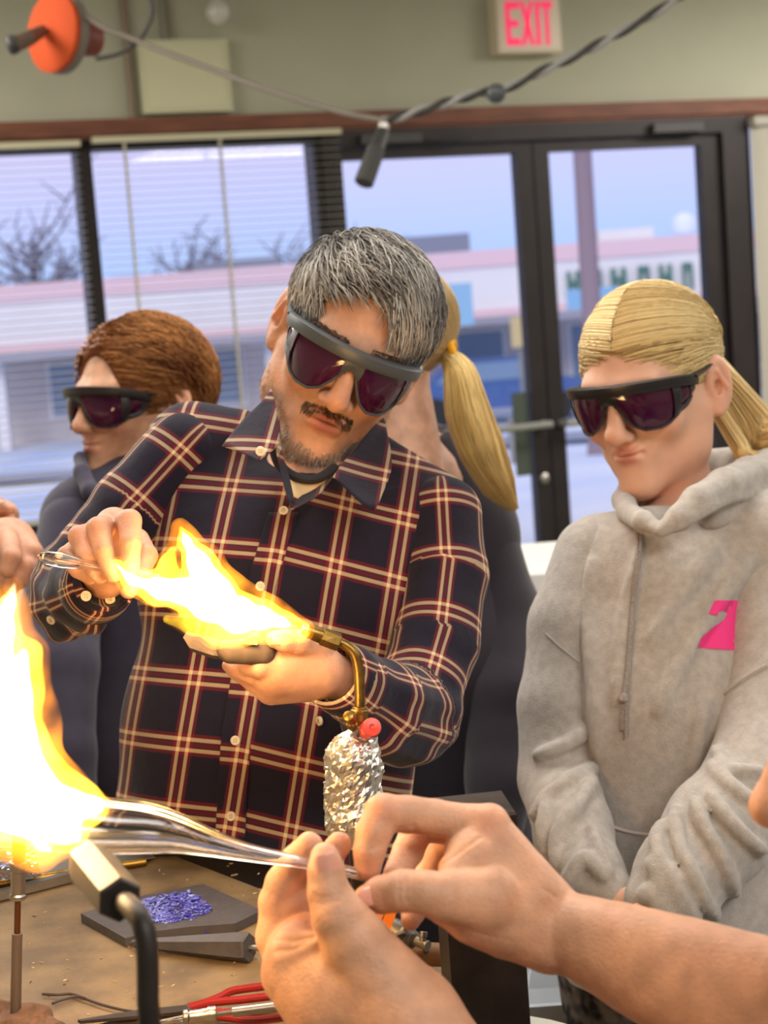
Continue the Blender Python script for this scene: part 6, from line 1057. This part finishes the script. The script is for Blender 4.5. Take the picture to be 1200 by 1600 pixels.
fcap = cap_prims((.080, .106, .086), (.072, .088, .100), (0, -.118, -.034), -.04); v_, f_ = skin(fcap, .004, lambda p: .002 * wob(p, 120, 9), .003); obj('hair', (HF.w(v_), f_), M_hair, worker, attrs={'col': ('FLOAT_COLOR', np.repeat(np.array(srgb(88, 66, 50)[:3])[None], len(v_), 0))}, sharp=None)
stl = thing('work_stool', hp * np.array([1, 1, 0]), 'low stool under the seated glassworker, outside the frame', 'stool'); b_ = MB(); b_.lathe(fp(hp[0], hp[1], .36), fp(hp[0], hp[1], .44), [(0, .17), (.03, .17)], 24); obj('seat', b_, M_leg, stl)
for k in range(4): a = k * PI / 2 + .7; b_ = MB(); b_.tube([fp(hp[0] + .12 * math.cos(a), hp[1] + .12 * math.sin(a), .36), fp(hp[0] + .17 * math.cos(a), hp[1] + .17 * math.sin(a), 0)], .012, 8); obj('leg', b_, M_leg, stl)
# ---------------------------------------------------------------- glass being worked
M_glass = real_glass('clear_glass', 1.47)
tb = spline(np.array([P(*q) for q in [(70, 1282, .952), (120, 1286, .955), (162, 1290, .958), (215, 1293, .961), (250, 1297, .964), (281, 1303, .966), (337, 1319, .969), (390, 1332, .971), (450, 1343, .973), (510, 1354, .976), (562, 1366, .980), (590, 1372, .982)]]), 70)
rr = np.interp(np.linspace(0, 1, 70), np.linspace(0, 1, 12), np.array([46, 46, 44, 41, 37, 31, 20, 14, 10, 9, 9, 9]) * .965 / FPX); b_ = MB(); b_.tube(tb, rr, 28); b_.tube(tb[1:-1][::-1], (rr * np.interp(np.linspace(0, 1, 70), [0, .45, 1], [.80, .66, .5]))[1:-1][::-1], 28)
v_, f_ = b_.get(); nA = 70 * 28; nf = 69 * 28 + 2; f_ = list(f_[:nf]) + [tuple(reversed(q)) for q in f_[nf:]]
me = make_mesh('glass_tube', v_, f_, M_glass, True, None, fix=False); bm_ = bmesh.new(); bm_.from_mesh(me); bm_.normal_update(); c0 = tb.mean(0)
for fc in bm_.faces:
    c_ = np.array(fc.calc_center_median()); i_ = np.argmin(((tb - c_) ** 2).sum(1)); outw = (c_ - tb[i_]) @ np.array(fc.normal); inner_ = min(q.index for q in fc.verts) >= nA
    if len(fc.verts) == 4 and ((outw < 0) != inner_): fc.normal_flip()
bm_.to_mesh(me); bm_.free(); gt = bpy.data.objects.new('glass_tube', me); COL.objects.link(gt); props(gt, 'clear blown glass tube tapering from the big flame to the pinched end', 'glass tube')
b_ = MB(); b_.lathe(P(58, 868, 1.352), P(236, 902, 1.362), [(0, .0005), (.002, .0035), (.008, .0058), (.02, .0062), (.034, .0045), (.05, .0035), (.10, .0035)], 18); obj('glass_rod', b_, M_glass, None, 'clear glass rod with rounded end held in the man\'s raised hand', 'glass rod')
# wooden block mould in the man's lower hand
bm2 = thing('wooden_mould', P(390, 1030, 1.345), 'scorched wooden block mould held in the man\'s lower hand', 'mould'); M_scorch = mat('scorched_wood', srgb(84, 70, 60), .8, noise=.25, nscale=60, bump=.3, bscale=150); M_raw = mat('raw_wood', srgb(176, 118, 66), .7, noise=.2, nscale=40, stretch=(1, 1, 8))
v_, f_ = skin([pc((360, 1020, 1.345, 17), (412, 1022, 1.35, 18), 6), pc((352, 1014, 1.345, 14), (420, 1008, 1.355, 14), 6), pc((372, 1002, 1.33, 13), (402, 1000, 1.335, 13), 5, sub=True), pc((430, 1022, 1.36, 10), (470, 1030, 1.37, 9), 6)], .0012, lambda p: .0006 * wob(p, 160, 4), .002); obj('block', (v_, f_), M_scorch, bm2, sharp=None)
b_ = MB(); b_.prism(PS([(286, 996, 1.355), (292, 986, 1.36), (352, 1002, 1.36), (356, 1026, 1.35), (332, 1024, 1.35), (296, 1012, 1.352)]), CF * .012 - CU * .004); obj('paddle', b_, M_scorch, bm2, smooth=False)
b_ = MB(); b_.prism(PS([(378, 1006, 1.337), (392, 990, 1.36), (408, 986, 1.365), (402, 1008, 1.338)]), CF * .006); obj('grain_face', b_, M_raw, bm2, smooth=False)
# ---------------------------------------------------------------- the floor-standing torch with the six-sided head
D2 = .885; U2 = D2 / FPX; b2o = P(231, 1600, .85); b2o[2] = 0
t2 = thing('hex_torch', b2o, 'heavy dark torch with six-sided head on a bent pipe', 'torch'); M_dst = mat('dark_steel', srgb(44, 38, 35), .5, metal=.35, noise=.2, nscale=50, bump=.12, bscale=120)
h1, h0 = P(189, 1408, .868), P(136, 1343, .925); hl = np.linalg.norm(h0 - h1); b_ = MB(); b_.lathe(h1, h0, [(0, 33 * U2), (.002, 37 * U2), (hl - .01, 38 * U2), (hl, 34 * U2), (hl, 22 * U2), (hl - .01, 20 * U2)], 6, .62); obj('hex_head', b_, M_dst, t2, smooth=False)
pth = spline(np.vstack([PS([(188, 1406, .872), (203, 1416, .855), (221, 1440, .842), (229, 1475, .838), (231, 1520, .838)]), P(231, 1560, .838)[None]]), 40); pth = np.vstack([pth, [(P(231, 1570, .838) * np.array([1, 1, 0]) + fp(0, 0, z)) for z in np.linspace(P(231, 1600, .838)[2], .02, 12)]]); b_ = MB(); b_.tube(pth, 17.5 * .842 / FPX, 18); obj('bent_pipe', b_, M_dst, t2)
b3 = P(231, 1600, .838) * np.array([1, 1, 0]); b_ = MB(); b_.lathe(b3, b3 + fp(0, 0, .1), [(0, .13), (.02, .13), (.03, .12), (.035, .03)], 30); obj('round_base', b_, M_dst, t2)
# ---------------------------------------------------------------- flames
def flame(nm, loc, label, outer, mid, inner, dsp, h, s=1.0):
    d1 = lambda p: s * (.0058 * wob(p, 55, 27) + .003 * wob(p, 150, 28)); d2 = lambda p: s * (.0032 * wob(p, 75, 37) + .0016 * wob(p, 190, 38))
    t = thing(nm, loc, label, 'flame')
    for part_, q, m, dd in (('flame_edge', outer, M_f1, d1), ('flame_body', mid, M_f2, d2), ('flame_core', inner, M_f3, dsp)):
        v, f = skin(q, h, dd, .010); obj(part_, (v, f), m, t, sharp=None)
M_f1 = fire_mat('fire_orange', (1.0, .30, .015, 1), 62, 38, .1, 1.5); M_f2 = fire_mat('fire_yellow', (1.0, .60, .03, 1), 200, 45, .35, 1.7); M_f3 = fire_mat('fire_white', (1.0, .86, .62, 1), 420)
def grow(st, dr, kr=1.0): return [(x, y, d, max(r * kr + dr, 1.2)) for x, y, d, r in st]
def multi(lst, dr, kr, k=18): return sum([chain(grow(s_, dr, kr), k) for s_ in lst], [])
F1 = [[(474, 984, 1.258, 8), (440, 972, 1.262, 14), (410, 966, 1.27, 26), (372, 960, 1.285, 38), (330, 938, 1.30, 42), (290, 922, 1.315, 26), (245, 912, 1.325, 16), (205, 906, 1.33, 9), (182, 882, 1.335, 4)],
      [(340, 925, 1.30, 34), (312, 880, 1.31, 26), (292, 845, 1.32, 13), (282, 822, 1.322, 5)], [(360, 978, 1.285, 30), (335, 990, 1.29, 14), (300, 982, 1.30, 8), (262, 968, 1.305, 4)], [(270, 905, 1.32, 14), (262, 880, 1.325, 9), (270, 858, 1.325, 3)], [(320, 930, 1.305, 30), (250, 925, 1.322, 14), (212, 912, 1.33, 8)]]
dF = lambda p: .0022 * wob(p, 110, 17) + .0012 * wob(p, 260, 18)
flame('torch_flame', P(474, 984, 1.262), 'roaring white and yellow flame blowing from the brass elbow torch', multi(F1, 8, 1.0), multi(F1, 2, .92), multi(F1[:2] + F1[4:], -6, .82), dF, .0022)
F2 = [[(122, 1308, .95, 20), (95, 1286, .958, 40), (40, 1250, .95, 54), (-60, 1240, .96, 64), (-180, 1240, .97, 72)], [(30, 1240, .95, 72), (-8, 1150, .955, 72), (-20, 1060, .96, 52), (2, 985, .96, 26), (14, 945, .96, 12), (22, 915, .96, 4)], [(60, 1240, .95, 50), (110, 1258, .955, 34), (150, 1262, .955, 20), (166, 1262, .955, 10)], [(0, 1180, .95, 60), (28, 1090, .955, 30), (38, 1020, .955, 16)], [(40, 1288, .94, 22), (62, 1322, .94, 9), (68, 1338, .94, 2)], [(90, 1300, .94, 28), (84, 1314, .94, 5)], [(-120, 1215, .965, 80), (-90, 1050, .965, 60), (-60, 950, .965, 26), (-46, 900, .965, 6)]]
flame('big_flame', P(60, 1310, .95), 'huge white hot flame filling the picture edge above the six-sided torch', multi(F2, 10, 1.0, 24), multi(F2, 2, .94, 24), multi(F2, -8, .88, 24), dF, .0026, 1.5)
flame_lamp('flame_glow', P(345, 930, 1.30), .7, .03); flame_lamp('flame_glow', P(-50, 1150, 1.0), 3.6, .08)
# ================================================================== cord reel and cables above
DR = 4.9; UR = DR / FPX; rl = thing('cord_reel', P(85, 50, DR), 'orange cord reel hanging high in the corner with its black cord', 'cord reel'); M_org = mat('reel_orange', srgb(190, 78, 40), .8, spec=.15); M_blk = mat('rubber_black', srgb(54, 52, 50), .6)
ax_ = -.66 * CR - .74 * CF - .06 * CU; ax_ /= np.linalg.norm(ax_); c_ = P(80, 50, DR)
b_ = MB(); b_.lathe(c_ - ax_ * .018, c_ + ax_ * .03, [(0, 61 * UR), (.016, 62 * UR), (.022, 58 * UR), (.030, 30 * UR), (.036, 14 * UR)], 40); obj('reel_face', b_, M_org, rl)
b_ = MB(); b_.lathe(c_ - ax_ * .055, c_, [(0, 58 * UR), (.006, 62 * UR), (.034, 62 * UR), (.036, 58 * UR)], 40); obj('reel_rim', b_, mat('reel_grey', srgb(116, 110, 100), .5), rl)
b_ = MB(); b_.lathe(c_ - ax_ * .16, c_ - ax_ * .05, [(0, 26 * UR), (.1, 32 * UR), (.11, 30 * UR)], 24); obj('hub_cage', b_, mat('reel_maroon', srgb(116, 52, 40), .5), rl)
b_ = MB(); b_.tube([c_ + ax_ * .03, P(45, 60, DR - .1), P(22, 70, DR - .12)], [9 * UR, 12 * UR, 12 * UR], 10); obj('axle', b_, mat('axle_grey', srgb(110, 92, 78), .5, metal=.5), rl); b_ = MB(); b_.lathe(P(26, 68, DR - .12), P(12, 72, DR - .125), [(0, 14 * UR), (10 * UR, 15 * UR), (15 * UR, 11 * UR)], 14); obj('axle_cap', b_, M_blk, rl)
b_ = MB(); tp_ = c_ - ax_ * .1; tp2 = tp_.copy(); tp2[2] = 2.995; b_.tube([tp_, tp2], .012, 8); obj('hanger', b_, M_blk, rl)
M_cordb = mat('cord_brown', srgb(112, 104, 92), .6)
b_ = MB(); b_.tube(spline(PS([(112, -20, 4.86), (126, 15, 4.86), (160, 42, 4.84), (205, 60, 4.82), (260, 82, 4.78), (330, 108, 4.72), (400, 134, 4.64), (470, 157, 4.56), (540, 177, 4.48), (600, 188, 4.42)]), 60), 4.6 * UR, 8); obj('black_cord', b_, M_cordb, rl)
b_ = MB(); b_.tube(spline(PS([(150, 92, 4.86), (185, 84, 4.85), (214, 66, 4.84), (230, 44, 4.84), (238, 18, 4.84), (234, -10, 4.84)]), 30), 3.4 * UR, 8); obj('loose_loop', b_, M_blk, rl)
tc_ = thing('twisted_cable', P(775, 146, 4.4), 'grey and black twisted cable rising to the ceiling past the EXIT sign', 'cable'); cl_ = spline(PS([(596, 190, 4.42), (640, 178, 4.41), (690, 163, 4.4), (740, 148, 4.4), (790, 138, 4.4), (850, 110, 4.4), (910, 82, 4.4), (970, 50, 4.4), (1040, 10, 4.4), (1120, -50, 4.4), (1240, -150, 4.4)]), 160); cl_[-1][2] = min(cl_[-1][2], 2.99)
for ph_, m, nm in ((0, mat('wire_light', srgb(150, 150, 146), .5), 'strand'), (PI, M_blk, 'strand')):
    w_ = np.linspace(0, 44, 160) + ph_; o_ = 3.6 * UR; b_ = MB(); b_.tube(cl_ + o_ * (np.cos(w_)[:, None] * CU + np.sin(w_)[:, None] * CF), 4.2 * UR, 8); obj(nm, b_, m, tc_)
b_ = MB(); q = P(775, 146, 4.39); b_.lathe(q - CU * 14 * UR, q + CU * 14 * UR, [(14 * UR - 14 * UR * math.cos(a), 14 * UR * math.sin(a)) for a in np.linspace(.15, 3.0, 10)], 16); obj('ball_stop', b_, mat('ball_grey', srgb(76, 80, 84), .4), tc_)
pg = thing('hanging_plug', P(575, 285, 4.38), 'black rubber plug dangling from the cord in front of the doors', 'plug'); b_ = MB(); b_.lathe(P(600, 200, 4.42), P(569, 284, 4.38), [(0, 6 * UR), (.01, 10 * UR), (.06, 11 * UR), (.065, 13 * UR), (.15, 14 * UR), (.168, 14 * UR), (.172, 11 * UR)], 16); obj('body', b_, M_blk, pg); b_ = MB(); b_.lathe(P(602, 184, 4.42), P(598, 206, 4.42), [(0, 5 * UR), (.015, 8 * UR), (.035, 8 * UR)], 12); obj('ferrule', b_, M_steel, pg)
for o in SC.objects:
    if '_o' in o: del o['_o']
